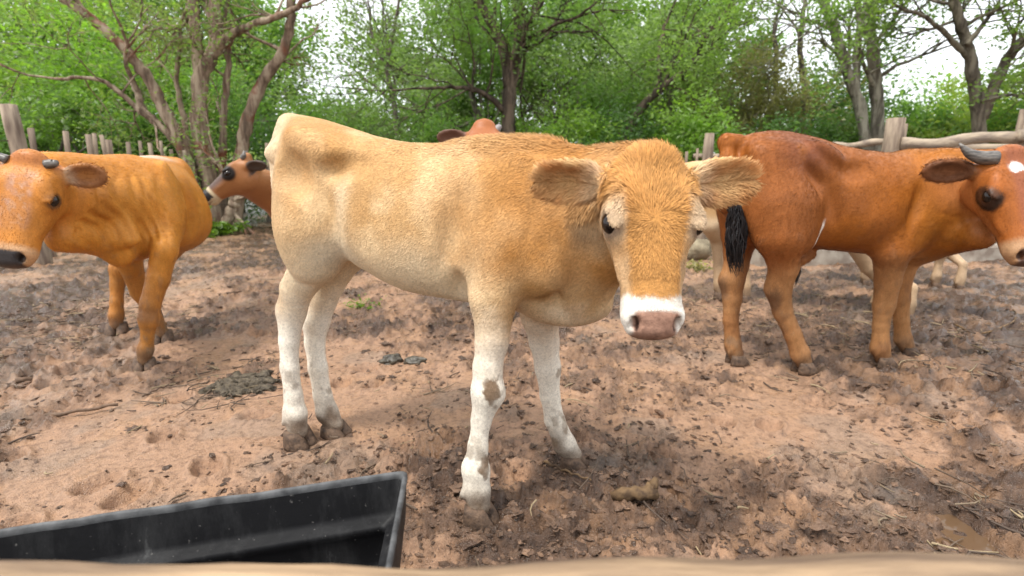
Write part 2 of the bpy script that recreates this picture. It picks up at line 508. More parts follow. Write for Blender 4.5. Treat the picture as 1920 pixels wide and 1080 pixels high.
            cc = C[ti[:, 0]] * w0 + C[ti[:, 1]] * w1 + C[ti[:, 2]] * w2
            KK = s.coords(P); D = s.flow(P, nn, KK)
            # locks: neighbouring hairs lean together
            for ax, sd in ((0, 3), (1, 9)):
                tw = (vnoise(P, 38, sd) - .5)
                side = np.cross(nn, D); D = D + side * (tw * curl)[:, None]
            D += RNG.normal(0, .15, D.shape); D -= nn * (D * nn).sum(1)[:, None] * .8; D /= np.linalg.norm(D, axis=1)[:, None]
            ln, lf = hlen(KK, len(P)); ln = ln * (.6 + .8 * RNG.random(len(P))); lf = lf * (.5 + RNG.random(len(P)))
            nose = (KK['hm'] > .5) & (KK['hs'] > .9); ln = np.where(nose, ln * .15, ln)
            side = np.cross(D, nn); side /= np.linalg.norm(side, axis=1)[:, None] + 1e-9
            hw = hwid * (.6 + .9 * RNG.random(len(P)))[:, None]
            P0 = P - nn * .002
            mid = P + D * (ln * .5)[:, None] + nn * (ln * lf * .7)[:, None]
            tip = P + D * (ln * .97)[:, None] + nn * (ln * lf * .95)[:, None]
            HV = np.stack([P0 - side * hw, P0 + side * hw, mid + side * hw * .8, mid - side * hw * .8, tip], 1).reshape(-1, 3)
            b0 = np.arange(len(P)) * 5
            HQ = np.stack([b0, b0 + 1, b0 + 2, b0 + 3], 1); HT = np.stack([b0 + 3, b0 + 2, b0 + 4], 1)
            tone = (1.06 + tvar * (RNG.random(len(P)) - .5) + tvar * .6 * (vnoise(P, 60, 4) - .5) - .18 * (KK['hm'] > .4) * (RNG.random(len(P)) < .3))[:, None]
            hc = np.clip(cc * tone, 0, .95)
            HC = np.repeat(hc, 5, 0); HC[4::5] = np.clip(HC[4::5] * 1.12 + .01, 0, .95)
            me = fast_mesh('coat_hair', HV, [HQ, HT], True, HC)
            HN = np.repeat(nn, 5, 0) * .9 + np.repeat(side, 5, 0) * np.tile(A(-1, 1, 1, -1, 0), len(P))[:, None] * .35
            HN /= np.linalg.norm(HN, axis=1)[:, None]
            try: me.normals_split_custom_set_from_vertices(HN.astype(np.float32))
            except Exception as ex: print('normals', ex)
            tag(obj('coat_hair', me, hair_mat or mat, s.root), kind='stuff')
        base = s.O + s.e1 * .35
        set_base(s.root, (base[0], base[1], 0))
        return s

def sphere_vf(nu=16, nv=10):
    V = []; F = []
    for j in range(nv + 1):
        ph = math.pi * j / nv
        for i in range(nu):
            th = 2 * math.pi * i / nu
            V.append((math.sin(ph) * math.cos(th), math.sin(ph) * math.sin(th), math.cos(ph)))
    for j in range(nv):
        for i in range(nu):
            F.append((j * nu + i, (j + 1) * nu + i, (j + 1) * nu + (i + 1) % nu, j * nu + (i + 1) % nu))
    return np.array(V), np.array(F)
SPH = sphere_vf()
def eye_ball(s, c, r, sg, m):
    h = s.h; V = SPH[0] * r
    V = c + V[:, :1] * h['d'] * 1.15 + V[:, 1:2] * h['w'] + V[:, 2:3] * h['n'] * .95
    return obj('eye', fast_mesh('eye', V, [SPH[1]]), m, s.root)
def hoof(s, p, r, fd, m, claw=True):
    "two claws under the pastern"
    fd = unit(A(fd[0], fd[1], 0)); sd = A(fd[1], -fd[0], 0)
    mb = MB(); H = max(p[2], .035); r = r * 1.12
    for sg in (1, -1):
        rings = []
        for z, ln, wd, sh in ((H * 1.05, .9, .50, -.10), (H * .7, 1.15, .60, .05), (H * .25, 1.5, .66, .25), (-.012, 1.62, .66, .32)):
            ring = []
            for a in np.arange(10) * 2 * math.pi / 10:
                x = math.cos(a) * r * ln * .8 + sh * r; y = math.sin(a) * r * wd
                if math.cos(a) > .5: y -= sg * r * .10
                ring.append(A(p[0], p[1], 0) + fd * x + sd * (sg * r * .60 + y) + A(0, 0, z))
            rings.append(ring)
        V = np.array(rings).reshape(-1, 3); nn = 10
        Qf = [(j * nn + i, j * nn + (i + 1) % nn, (j + 1) * nn + (i + 1) % nn, (j + 1) * nn + i) for j in range(3) for i in range(nn)]
        V = np.vstack([V, V[:nn].mean(0), V[-nn:].mean(0)])
        Tf = [(40, (i + 1) % nn, i) for i in range(nn)] + [(41, 30 + i, 30 + (i + 1) % nn) for i in range(nn)]
        mb.add(V, [q[::-1] for q in Qf], [t[::-1] for t in Tf])
    o = obj('hoof', mb.mesh('hoof'), m, s.root)
    return o
def horn(s, P, R, m):
    mb = MB(); P = catmull(P, 12); mb.tube(P, np.interp(np.linspace(0, 1, 12), np.linspace(0, 1, len(R)), R), 12)
    return obj('horn', mb.mesh('horn'), m, s.root)
def mixv(c, m, col):
    return c * (1 - m[:, None]) + np.asarray(col, float) * m[:, None]
def tone(V, scale, amt, seed=0):
    return (1 - amt / 2 + amt * fbm(V, scale, 3, seed))[:, None]
# ================================================================== the herd
M_COAT = mat_coat('calf_coat', .65, .1)
M_SLEEK = mat_coat('sleek_coat', .42, .22, var=.14)
M_HAIR = mat_coat('hair', .5, .12, var=.12)
M_EYE, _nt, _b = new_mat('eye')
_b.inputs['Base Color'].default_value = (.012, .007, .005, 1); _b.inputs['Roughness'].default_value = .06; _b.inputs['Specular IOR Level'].default_value = .4
M_HOOF = mat_plain('muddy_hoof', (.15, .095, .062), .7, .3, .5, 60, .6, .006, col2=(.055, .036, .026))
M_HORN = mat_plain('horn', (.17, .15, .13), .4, .5, .5, 40, .2, .002, col2=(.05, .045, .042), stretch=(1, 1, 4))
M_TAIL = mat_coat('black_tail_hair', .35, .5, var=.1)
MUD = (.15, .098, .064)
def mud_legs(s, V, K, c, top=.11, seed=5, amt=1.0):
    m = sstep(top + .07, top - .04, K['z'] + .10 * (fbm(V, 22, 3, seed) - .5)) * amt
    c = mixv(c, m * .92, MUD)
    sp = sstep(.62, .70, fbm(V, 30, 3, seed + 3)) * sstep(.42, .12, K['z']) * .6 * amt
    return mixv(c, sp, (.20, .14, .09))

def dusty(V, K, c, seed):
    "streaks of longer and shorter hair, dried mud splashes and dust on a sleek hide"
    st = fbm(V * A(1, 1, .28), 60, 3, seed); c = c * (.84 + .32 * st)[:, None] * tone(V, 9, .26, seed + 1)
    sp = sstep(.66, .72, fbm(V, 34, 3, seed + 2)) * sstep(.85, .4, K['z']) * .30
    c = mixv(c, sp, (.20, .125, .08))
    return mixv(c, sstep(.55, .75, fbm(V, 5, 3, seed + 3)) * .35, c.mean(0) * A(.62, .52, .5))
def nose_shade(s, V, K, hc, dark, lip):  # darkness inside the nostrils and along the mouth slit, painted into the colour
    L = s.h['L']; g = L / .38
    for sg in (1, -1):
        c = s.H(.978, .041 * sg, .018); q = V - c
        a1 = s.h['w'] * sg * .5 + s.h['n'] * .866; a2 = s.h['w'] * sg * .866 - s.h['n'] * .5
        dd = np.sqrt(((q @ s.h['d']) / (.019 * g)) ** 2 + ((q @ a2) / (.0085 * g)) ** 2 + ((q @ a1) / (.019 * g)) ** 2)
        hc = mixv(hc, sstep(1.15, .75, dd), dark)
    ml = sstep(.006, .002, np.abs(K['hn'] + .042)) * sstep(.70, .76, K['hs'])
    return mixv(hc, ml * .8, lip)
# ---------------------------------------------------------------- 1. the tan calf in front
calf = Cow('tan_calf', 'shaggy tan calf with white legs and white muzzle facing the camera', 'calf', (-.692, 1.668), math.atan2(-.32, .754), .0052,
           (-1.02, .80, -.02), (.66, 2.06, 1.17))
calf.trunk([(-.045, .985, .76, .030, .0), (-.02, 1.035, .70, .055, .05), (.03, 1.080, .65, .095, .05), (.11, 1.078, .655, .130, .05), (.21, 1.052, .668, .138, .0),
            (.31, 1.024, .622, .144, -.12), (.45, 1.000, .578, .166, -.16), (.60, .990, .566, .170, -.12), (.74, .988, .555, .150, -.04), (.86, .965, .545, .134, .0), (.94, .925, .56, .108, .0), (.99, .87, .59, .07, 0)], .05)
calf.bump(.195, .108, .992, (.100, .036, .034), -.35, .06)            # hook bones
calf.bump(-.005, .055, .975, (.04, .028, .03), 0, .04)                   # pin bones
calf.bump(.120, .098, .80, (.095, .062, .18), .1, .05)                   # thighs
calf.bump(.15, .105, .735, (.085, .048, .085), .3, .05)                    # stifles
calf.bump(.325, .142, .940, (.090, .040, .036), .35, .03, 'sub')
calf.bump(.150, .158, .905, (.048, .042, .070), .6, .035, 'sub')         # hollow of the flank
calf.bump(.262, .172, .80, (.030, .038, .13), .18, .03, 'sub')
calf.bump(.78, .106, .79, (.090, .048, .18), -.25, .035)                 # shoulder blades
calf.bump(.88, .110, .69, (.065, .050, .07), 0, .035)                    # points of the shoulder
calf.bump(.665, .176, .80, (.032, .036, .17), -.2, .03, 'sub')
calf.bump(.87, .165, .80, (.024, .035, .09), -.3, .03, 'sub')
calf.bump(.74, 0, .985, (.15, .045, .022), 0, .04, both=False)            # withers
calf.bump(.92, 0, .57, (.11, .06, .05), .1, .05, both=False)
calf.bump(.655, .150, .605, (.030, .05, .06), -.2, .03, 'sub')
calf.bump(.915, .085, .60, (.028, .03, .07), .2, .03, 'sub')            # brisket
calf.S.cone(calf.W(.0, 0, 1.062), calf.W(-.065, 0, .985), .036, .026, .04)     # tail
calf.S.chain([calf.W(-.065, 0, .985), calf.W(-.075, -.02, .80), calf.W(-.06, -.03, .58)], [.024, .018, .014], .02)
# hind legs, fore legs: joints seen in the photograph
calf.leg([calf.W(.145, .095, .76), at(592, 485, 1.555), at(556, 545, 1.61), at(546, 583, 1.63), at(542, 640, 1.625), at(543, 690, 1.62), at(550, 742, 1.62), at(553, 775, 1.62), at(558, 806, 1.615)],
         [.085, .074, .054, .051, .034, .032, .032, .042, .036], .08)
calf.leg([calf.W(.13, -.10, .76), at(626, 500, 1.70), at(606, 560, 1.73), at(592, 605, 1.74), at(590, 645, 1.735), at(596, 690, 1.72), at(605, 742, 1.715), at(613, 772, 1.71), at(626, 796, 1.70)],
         [.085, .068, .050, .049, .036, .035, .034, .041, .036], .07)
calf.leg([calf.W(.80, .12, .74), at(925, 560, 1.245), at(922, 640, 1.235), at(914, 690, 1.23), at(915, 735, 1.225), at(902, 788, 1.225), at(896, 837, 1.22), at(892, 880, 1.22), at(894, 918, 1.215), at(897, 945, 1.21)],
         [.076, .060, .042, .037, .044, .0255, .0255, .037, .036, .033], .04)
calf.leg([calf.W(.84, -.11, .70), at(1012, 590, 1.42), at(1020, 640, 1.45), at(1027, 690, 1.465), at(1031, 742, 1.47), at(1040, 788, 1.475), at(1058, 832, 1.48), at(1072, 852, 1.483)],
         [.085, .056, .044, .039, .030, .031, .036, .033], .06, foot_dir=(.9, -.2, 0))
# neck and head
calf.S.cone(calf.W(.84, 0, .78), at(1200, 380, 1.20), .140, .098, .06)
calf.S.cone(calf.W(.78, 0, .895), at(1200, 325, 1.18), .075, .066, .05)
calf.S.cone(calf.W(.92, 0, .64), at(1205, 440, 1.18), .085, .058, .05)
cd = unit(A(-.012, -.40, -.92))
wl_ = A(-1, 0, 0)
calf.head(at(1213, 320, 1.085), cd, A(.03, -.92, .40), .328, k=.035, wide=1.14, jaw=1.10, eye=1.15, en=.006,
          ears=[(A(-.96, .05, .04), A(.02, -.8, -.30), .170, .054), (A(.97, .04, .07), A(0, -.85, -.15), .170, .056)])
def coat_calf(s, V, Nn, K):
    t, u, z = K['t'], K['u'], K['z']
    n1 = fbm(V, 7, 4, 1); n2 = fbm(V, 19, 3, 2)
    c = np.tile(A(.500, .292, .122), (len(V), 1))
    c = mixv(c, sstep(.38, .62, n1) * .70, (.71, .51, .29))
    c = mixv(c, sstep(.50, .72, fbm(V, 5.5, 3, 21)) * sstep(.62, .74, z) * .55, (.46, .235, .075))
    c = mixv(c, np.exp(-(((t - .30 - .12 * (z - .8)) / .030) ** 2)) * sstep(.62, .70, z) * sstep(.94, .86, z) * .65, (.78, .62, .41))
    c = mixv(c, sstep(.52, .90, t + .25 * (n1 - .5)) * sstep(.58, .72, z) * (.6 + .5 * n2), (.43, .195, .052))
    c = mixv(c, sstep(.10, -.06, t) * .85, (.78, .64, .45))                       # pale edge of the rump
    c = mixv(c, sstep(.80, .60, z + .12 * (n1 - .5)) * sstep(.85, .6, t) * .85, (.74, .60, .41))       # pale underside
    c = mixv(c, np.exp(-(((t - .26) / .07) ** 2 + ((z - .67) / .06) ** 2)) * .8, (.74, .64, .48))
    c = mixv(c, np.exp(-(((t - .10) / .10) ** 2 + ((z - .86) / .12) ** 2)) * .35, (.40, .225, .105))  # shade of the hip hollow, painted into the coat colour
    lg = sstep(.64, .36, z + .10 * (n2 - .5)) * (K['hm'] < .3)
    c = mixv(c, lg * .95, (.80, .735, .63))
    hk = np.exp(-(((t + .02) / .05) ** 2 + ((z - .52) / .06) ** 2)) * (t < .12)
    c = mixv(c, hk * .7, (.50, .33, .18))
    # mud: knee of the near fore leg, fetlock patch
    for ctr, r, a in ((at(924, 736, 1.19), .019, .95), (at(916, 724, 1.19), .012, .7), (at(908, 868, 1.19), .015, .8), (at(913, 882, 1.19), .011, .75), (at(1048, 700, 1.44), .010, .6), (at(1062, 800, 1.45), .016, .5)):
        dd = np.linalg.norm((V - ctr) * A(1, .6, .62), axis=1) + .034 * (fbm(V, 48, 3, 8) - .5)
        c = mixv(c, sstep(r * 1.25, r * .8, dd) * a, (.19, .125, .078))
    c = mud_legs(s, V, K, c, .085, 5)
    # head
    hm, hs, hw, hn = K['hm'], K['hs'], K['hw'], K['hn']
    hc = np.tile(A(.50, .245, .074), (len(V), 1)) * tone(V, 30, .4, 3)
    hc = mixv(hc, sstep(.05, .085, np.abs(hw)) * sstep(.16, .3, hs) * sstep(.62, .42, hs) * .8, (.66, .50, .33))       # pale eye surrounds
    hc = mixv(hc, sstep(.045, .065, np.abs(hw)) * sstep(.5, .62, hs) * .55, (.60, .44, .28))
    hc = mixv(hc, sstep(.0, -.04, hn) * .5, (.56, .36, .18))
    hc = mixv(hc, sstep(.815, .855, hs + .05 * (n2 - .5) + .03 * (fbm(V, 90, 2, 77) - .5) + .9 * np.clip(np.abs(hw) - .034, 0, .04)), (.83, .77, .68))           # white ring of the muzzle
    pad = sstep(.895, .925, hs + .10 * np.clip(.05 - np.abs(hw), -.05, .05)) * sstep(.056, .044, np.abs(hw)) * sstep(-.045, -.035, hn)
    hc = mixv(hc, pad, (.36, .205, .145))
    hc = mixv(hc, pad * sstep(.5, .62, fbm(V, 55, 2, 6)) * .55, (.22, .12, .085))
    hc = nose_shade(s, V, K, hc, (.035, .018, .014), (.22, .13, .10))
    for c0, r, sg in s.eyes:
        dd = np.linalg.norm(V - c0, axis=1)
        hc = mixv(hc, sstep(r * 1.75, r * 1.15, dd) * .8, (.25, .17, .12))
    c = c * (1 - hm[:, None]) + hc * hm[:, None]
    ec = mixv(np.tile(A(.64, .41, .19), (len(V), 1)), K['ein'] * (.6 + .4 * sstep(.35, .65, fbm(V, 45, 2, 12))), (.42, .18, .06))
    ec = mixv(ec, sstep(.5, .15, K['el']) * .6, (.72, .55, .36))
    c = mixv(c, K['ear'], 0) + ec * K['ear'][:, None]
    return c * tone(V, 48, .16, 9)
def hlen_calf(K, n):
    ln = np.full(n, .0105); lf = np.full(n, .07)
    ln = np.where(K['z'] < .55, .0045, ln)
    ln = ln + .004 * sstep(.4, .8, K['t']) * sstep(.93, .98, K['z'])
    lf = lf + .38 * sstep(.35, .75, K['t']) * sstep(.95, .985, K['z'])
    h = K['hm'] > .4
    ln = np.where(h, np.where(K['hs'] < .33, .020, np.where(K['hs'] < .70, .012, .005)) * np.where((np.abs(K['hw']) > .055) & (K['hs'] > .2), .45, 1), ln)
    lf = np.where(h, np.where(K['hs'] < .33, .34, .16), lf)
    e = K['ear'] > .4
    ln = np.where(e, .012 + .008 * (K['ein'] > .5), ln); lf = np.where(e, .40, lf)
    return ln, lf
calf.finish(coat_calf, M_COAT, M_EYE, M_HOOF, 220000, hlen_calf, .0010, M_HAIR, 2, disp=lambda V, K: .007 * (fbm(V, 8, 3, 14) - .5) * (K['hm'] < .1) * (K['z'] > .5),
            tvar=.26, curl=.45, dens=lambda K: 1 + 2.2 * (K['hm'] > .3) + 2.5 * (K['ear'] > .3))

# ---------------------------------------------------------------- 2. the rust brown young bull on the right
bull = Cow('rust_bull', 'rust brown horned young bull with black tail tuft and white forehead spot', 'cattle', (1.257, 2.37), math.atan2(.097, .69), .0068,
           (.72, 1.66, -.02), (2.62, 2.86, 1.20))
bull.trunk([(-.29, 1.02, .74, .07, .0), (-.24, 1.075, .68, .12, .1), (-.15, 1.105, .62, .150, .1), (-.03, 1.100, .60, .165, .08), (.09, 1.078, .590, .165, .0),
            (.20, 1.052, .575, .185, -.12), (.34, 1.028, .560, .20, -.12), (.48, 1.018, .545, .19, -.05), (.62, 1.020, .52, .165, .0), (.74, 1.00, .51, .145, 0), (.82, .95, .54, .11, 0)], .06)
bull.bump(.055, .132, 1.010, (.08, .040, .034), -.45, .045)
bull.bump(-.235, .095, 1.015, (.04, .03, .035), 0, .05)
bull.bump(-.13, .115, .83, (.15, .075, .22), .1, .06)
bull.bump(-.04, .135, .70, (.10, .055, .13), .35, .05)
bull.bump(.20, .178, .945, (.085, .050, .050), .40, .03, 'sub')
bull.bump(-.01, .186, .90, (.045, .046, .085), .6, .035, 'sub')
bull.bump(-.05, .120, .975, (.10, .03, .03), -.35, .06)
bull.bump(.095, .190, .78, (.030, .038, .14), .25, .03, 'sub')
bull.bump(.60, .130, .82, (.10, .05, .20), -.25, .05)
bull.bump(.70, .125, .68, (.08, .055, .09), 0, .05)
bull.bump(.485, .208, .80, (.032, .038, .16), -.2, .03, 'sub')
bull.bump(.70, .185, .83, (.02, .03, .10), -.35, .03, 'sub')
bull.bump(.13, 0, .545, (.05, .022, .028), .2, .03, both=False)                  # sheath
bull.S.cone(bull.W(.11, 0, .53), bull.W(.085, 0, .485), .020, .012, .03)
bull.leg([bull.W(-.11, .115, .78), at(1462, 440, 2.22), at(1470, 500, 2.26), at(1459, 540, 2.29), at(1467, 582, 2.30), at(1486, 625, 2.305), at(1500, 662, 2.31), at(1507, 678, 2.312)],
         [.13, .105, .066, .060, .044, .039, .044, .038], .07)
bull.leg([bull.W(-.11, -.115, .78), at(1388, 440, 2.46), at(1380, 500, 2.44), at(1372, 525, 2.44), at(1373, 560, 2.435), at(1370, 600, 2.43), at(1374, 645, 2.43), at(1380, 665, 2.428)],
         [.12, .085, .058, .062, .046, .036, .040, .038], .07)
bull.leg([bull.W(.62, .12, .74), at(1672, 470, 2.30), at(1665, 525, 2.35), at(1658, 570, 2.375), at(1652, 610, 2.38), at(1650, 650, 2.385), at(1655, 668, 2.387)],
         [.10, .082, .058, .050, .037, .044, .040], .06)
bull.leg([bull.W(.66, -.12, .74), at(1700, 480, 2.52), at(1690, 525, 2.53), at(1688, 560, 2.54), at(1690, 600, 2.54), at(1693, 635, 2.543), at(1701, 650, 2.545)],
         [.10, .07, .050, .046, .036, .042, .038], .06)
bull.S.cone(bull.W(.68, 0, .80), at(1858, 362, 2.22), .17, .120, .08)
bull.S.cone(bull.W(.62, 0, .93), at(1850, 318, 2.22), .09, .085, .06)
bull.S.cone(bull.W(.76, 0, .60), at(1838, 440, 2.18), .085, .060, .06)
for q in range(4):                                                                # folds of the neck
    p = bull.W(.70 + .045 * q, .150 - .012 * q, .86 - .02 * q)
    bull.S.cone(p + A(-.03, 0, .10), p + A(.02, .01, -.12), .010, .008, .025)
bull.S.chain([bull.W(-.27, 0, 1.05), bull.W(-.325, .01, 1.055), bull.W(-.335, .04, .98), bull.W(-.315, .07, .86), bull.W(-.292, .08, .77)], [.042, .032, .026, .02, .018], .03)
bull.head(at(1880, 300, 2.10), at(1935, 480, 1.93) - at(1880, 300, 2.10), A(-.12, -.95, .35), .41, k=.04, wide=1.20,
          ears=[(A(-.93, .12, .02), A(-.1, -.9, -.35), .175, .048), (A(.9, .5, .0), A(.3, -.8, .1), .16, .045)])
def coat_bull(s, V, Nn, K):
    t, u, z = K['t'], K['u'], K['z']; n1 = fbm(V, 6, 4, 31); n2 = fbm(V, 20, 3, 32)
    c = np.tile(A(.310, .098, .016), (len(V), 1))
    c = mixv(c, sstep(.35, .6, t + .2 * (n1 - .5)) * .55, (.40, .150, .022))
    c = mixv(c, np.exp(-(((t + .05) / .17) ** 2 + ((z - 1.02) / .13) ** 2)) * .8 * sstep(.35, .55, n1 + .15), (.165, .052, .026))
    c = mixv(c, sstep(.18, -.02, t) * sstep(1.0, .8, z) * .6, (.26, .090, .030))
    c = mixv(c, sstep(.62, .52, z) * sstep(.0, .2, t) * (t < .55) * .6, (.16, .055, .02))
    c = mixv(c, sstep(.60, .45, z + .08 * (n1 - .5)) * .85, (.42, .215, .090))
    st = np.abs(t - (.055 + (z - .66) * .30) + .02 * (n2 - .5))
    c = mixv(c, sstep(.014, .006, st) * sstep(.57, .60, z) * sstep(.74, .70, z) * (u > .06), (.80, .74, .66))
    for ctr in (at(1350, 545, 2.40), at(1447, 565, 2.27)):
        c = mixv(c, sstep(.055, .02, np.linalg.norm((V - ctr) * A(1, .6, .5), axis=1)) * .8, (.13, .07, .04))
    c = mud_legs(s, V, K, c, .07, 41, .85)
    hm, hs, hw, hn = K['hm'], K['hs'], K['hw'], K['hn']
    hc = np.tile(A(.33, .100, .020), (len(V), 1)) * tone(V, 26, .3, 3)
    hc = mixv(hc, sstep(.05, .02, np.abs(hw)) * sstep(.02, .05, hn) * .6, (.26, .095, .062))
    hc = mixv(hc, sstep(.0, -.05, hn) * .35, (.43, .20, .075))
    for c0, r, sg in s.eyes:
        dd = np.linalg.norm((V - c0 - s.h['d'] * .006 + s.h['n'] * .006), axis=1) + .012 * (n2 - .5)
        hc = mixv(hc, sstep(r * 2.5, r * 1.8, dd) * .96, (.022, .016, .013))
    sp = np.linalg.norm(np.c_[(hs - .15) * .44, hw - .014], axis=1) + .014 * (fbm(V, 50, 2, 7) - .5)
    hc = mixv(hc, sstep(.026, .018, sp) * (hn > .02), (.86, .80, .76))
    hc = mixv(hc, sstep(.78, .85, hs) * .8, (.46, .29, .16))
    hc = mixv(hc, sstep(.895, .93, hs + .1 * np.clip(.05 - np.abs(hw), -.05, .05)) * (hn > -.045) * sstep(.060, .048, np.abs(hw)), (.05, .045, .045))
    hc = nose_shade(s, V, K, hc, (.008, .007, .007), (.10, .06, .04))
    c = c * (1 - hm[:, None]) + hc * hm[:, None]
    ec = mixv(np.tile(A(.22, .085, .034), (len(V), 1)), K['ein'] * .8, (.13, .055, .028))
    c = c * (1 - K['ear'][:, None]) + ec * K['ear'][:, None]
    return dusty(V, K, c, 33)
def hlen_sleek(K, n):
    return np.where(K['ear'] > .4, .016, .017) * np.where(K['hm'] > .4, .6, 1), np.where(K['ear'] > .4, .4, .07)
def disp_bull(V, K):
    t, z = K['t'], K['z']; fz = sstep(.60, .70, t) * sstep(.62, .72, z) * (K['hm'] < .2) * (K['ear'] < .2)
    w = np.sin((t + .35 * (z - .8) + .03 * fbm(V, 9, 2, 3)) * 2 * np.pi / .040)
    return .0065 * (fbm(V, 9, 3, 15) - .5) * (K['hm'] < .1) * (z > .5) + .0036 * w * fz * sstep(.35, .6, fbm(V, 7, 2, 19))
bull.finish(coat_bull, M_SLEEK, M_EYE, M_HOOF, 70000, hlen_sleek, .0010, M_HAIR, 2, disp=disp_bull, tvar=.42, curl=.35)
hb = bull.H(.02, .062, .045)
horn(bull, [hb - bull.h['w'] * .02, hb + A(-.030, .01, .004), hb + A(-.072, .02, .022), hb + A(-.108, .03, .058)], [.028, .026, .018, .004], M_HORN)
hb = bull.H(.02, -.062, .045)
horn(bull, [hb + bull.h['w'] * .02, hb + A(.035, .01, .004), hb + A(.075, .015, .025), hb + A(.105, .02, .06)], [.028, .026, .018, .004], M_HORN)
# black tuft of the tail
mb = MB(); rs = np.random.default_rng(5)
t0 = bull.W(-.290, .08, .80)
for k in range(420):
    a = rs.random() * 6.28; rr = .027 * math.sqrt(rs.random()); L = .19 * (.6 + .5 * rs.random())
    p0 = t0 + A(math.cos(a) * rr * .5, math.sin(a) * rr * .5, .05 - .16 * rs.random())
    sw = .022 * math.sin(k * .7)
    w4 = .012 * math.sin(k // 30 * 2.4); P = [p0, p0 + A(math.cos(a) * rr * .8 + w4, math.sin(a) * rr * .8, -L * .35), p0 + A(math.cos(a) * rr - w4 + .006, math.sin(a) * rr, -L * .7), p0 + A(math.cos(a) * rr * .35 + w4 + .020, math.sin(a) * rr * .35, -L * 1.1)]
    g = .7 + .6 * rs.random()
    mb.tube(catmull(P, 6), np.linspace(.0042, .0012, 6), 3, False, C=(.014 * g, .012 * g, .013 * g))
o = obj('tail_tuft', mb.mesh('tail_tuft'), M_TAIL, bull.root); o['kind'] = 'stuff'; o.matrix_parent_inverse = Matrix.Translation(-bull.root.location)
for ch in bull.root.children: ch.matrix_parent_inverse = Matrix.Translation(-bull.root.location)

mb = MB(); t0 = bull.W(.085, 0, .49)
for k in range(60):
    a = rs.random() * 6.28; rr = .014 * math.sqrt(rs.random()); p0 = t0 + A(math.cos(a) * rr, math.sin(a) * rr, .01)
    L = .09 * (.4 + .8 * rs.random()); mb.tube(np.array([p0, p0 + A(math.cos(a) * rr * .6, math.sin(a) * rr * .6, -L * .5), p0 + A(0, 0, -L)]), [.0028, .002, .0008], 3, False, C=(.02, .016, .014))
o = obj('belly_tuft', mb.mesh('belly_tuft'), M_TAIL, bull.root); o['kind'] = 'stuff'; o.matrix_parent_inverse = Matrix.Translation(-bull.root.location)
# ---------------------------------------------------------------- 3. the orange cow on the left
oc = Cow('orange_cow', 'orange cow walking in from the left with its head lowered past the frame', 'cattle', (-2.17, 3.20), math.atan2(-.90, .43), .0068,
         (-2.72, 1.62, -.02), (-1.36, 3.62, 1.16))
oc.trunk([(-.22, .98, .74, .07, 0), (-.16, 1.02, .66, .13, 0), (-.06, 1.035, .60, .17, 0), (.06, 1.035, .55, .20, -.05), (.20, 1.025, .485, .262, -.16), (.36, 1.01, .47, .285, -.18), (.52, .995, .49, .245, -.12),
          (.66, .985, .51, .185, 0), (.78, .97, .52, .155, 0), (.86, .92, .55, .12, 0)], .06)
oc.bump(.66, .135, .80, (.10, .052, .19), -.25, .05)
oc.bump(.78, .130, .68, (.08, .058, .09), 0, .05)
oc.bump(-.02, .12, .82, (.14, .08, .2), .1, .06)
oc.bump(.585, .235, .74, (.03, .04, .17), -.1, .04, 'sub')
oc.bump(.80, .195, .80, (.025, .035, .09), -.3, .04, 'sub')
# its left (u<0) is on the right hand side of the picture
oc.leg([oc.W(.72, -.13, .72), at(309, 470, 2.42), at(297, 520, 2.40), at(282, 570, 2.37), at(279, 597, 2.36), at(277, 628, 2.358), at(273, 655, 2.355), at(270, 674, 2.353)],
       [.095, .066, .060, .052, .054, .033, .041, .036], .06)
oc.leg([oc.W(.70, .13, .70), at(246, 500, 2.60), at(262, 545, 2.68), at(282, 575, 2.72), at(296, 602, 2.75), at(302, 622, 2.765)],
       [.09, .062, .054, .048, .034, .042], .06)
oc.leg([oc.W(.0, .12, .76), oc.W(.05, .13, .58), at(224, 505, 2.98), at(220, 535, 2.96), at(219, 565, 2.94), at(218, 590, 2.93), at(218, 607, 2.92)],
       [.12, .09, .062, .044, .040, .047, .042], .06)
oc.leg([oc.W(.0, -.12, .76), oc.W(.03, -.12, .58), at(296, 500, 3.10), at(288, 545, 3.06), at(284, 585, 3.04)], [.12, .09, .056, .040, .042], .06)
oc.S.cone(oc.W(.74, .0, .79), at(112, 372, 2.14), .175, .125, .08)
oc.S.cone(oc.W(.70, .0, .92), at(95, 322, 2.14), .085, .08, .06)
oc.S.cone(oc.W(.82, .0, .62), at(118, 445, 2.10), .085, .062, .06)
oc.S.chain([oc.W(.84, .02, .58), at(225, 480, 2.33), at(165, 440, 2.22)], [.05, .036, .034], .06)    # dewlap
for q in range(5):
    a0 = at(170 + 14 * q, 385, 2.25 + .02 * q); b0 = at(192 + 16 * q, 450, 2.24 + .02 * q)
    oc.S.cone(a0, b0, .016, .012, .05)
oc.S.chain([oc.W(-.2, 0, .98), oc.W(-.26, 0, .9), oc.W(-.26, 0, .5)], [.03, .022, .015], .03)
oc.head(at(66, 308, 2.00), at(16, 486, 1.84) - at(66, 308, 2.00), A(.22, -.95, .3), .382, k=.04, wide=1.20,
        ears=[(A(-.8, .5, -.1), A(-.3, -.8, .2), .16, .045), (A(.86, .16, .02), A(.25, -.85, -.2), .145, .050)])
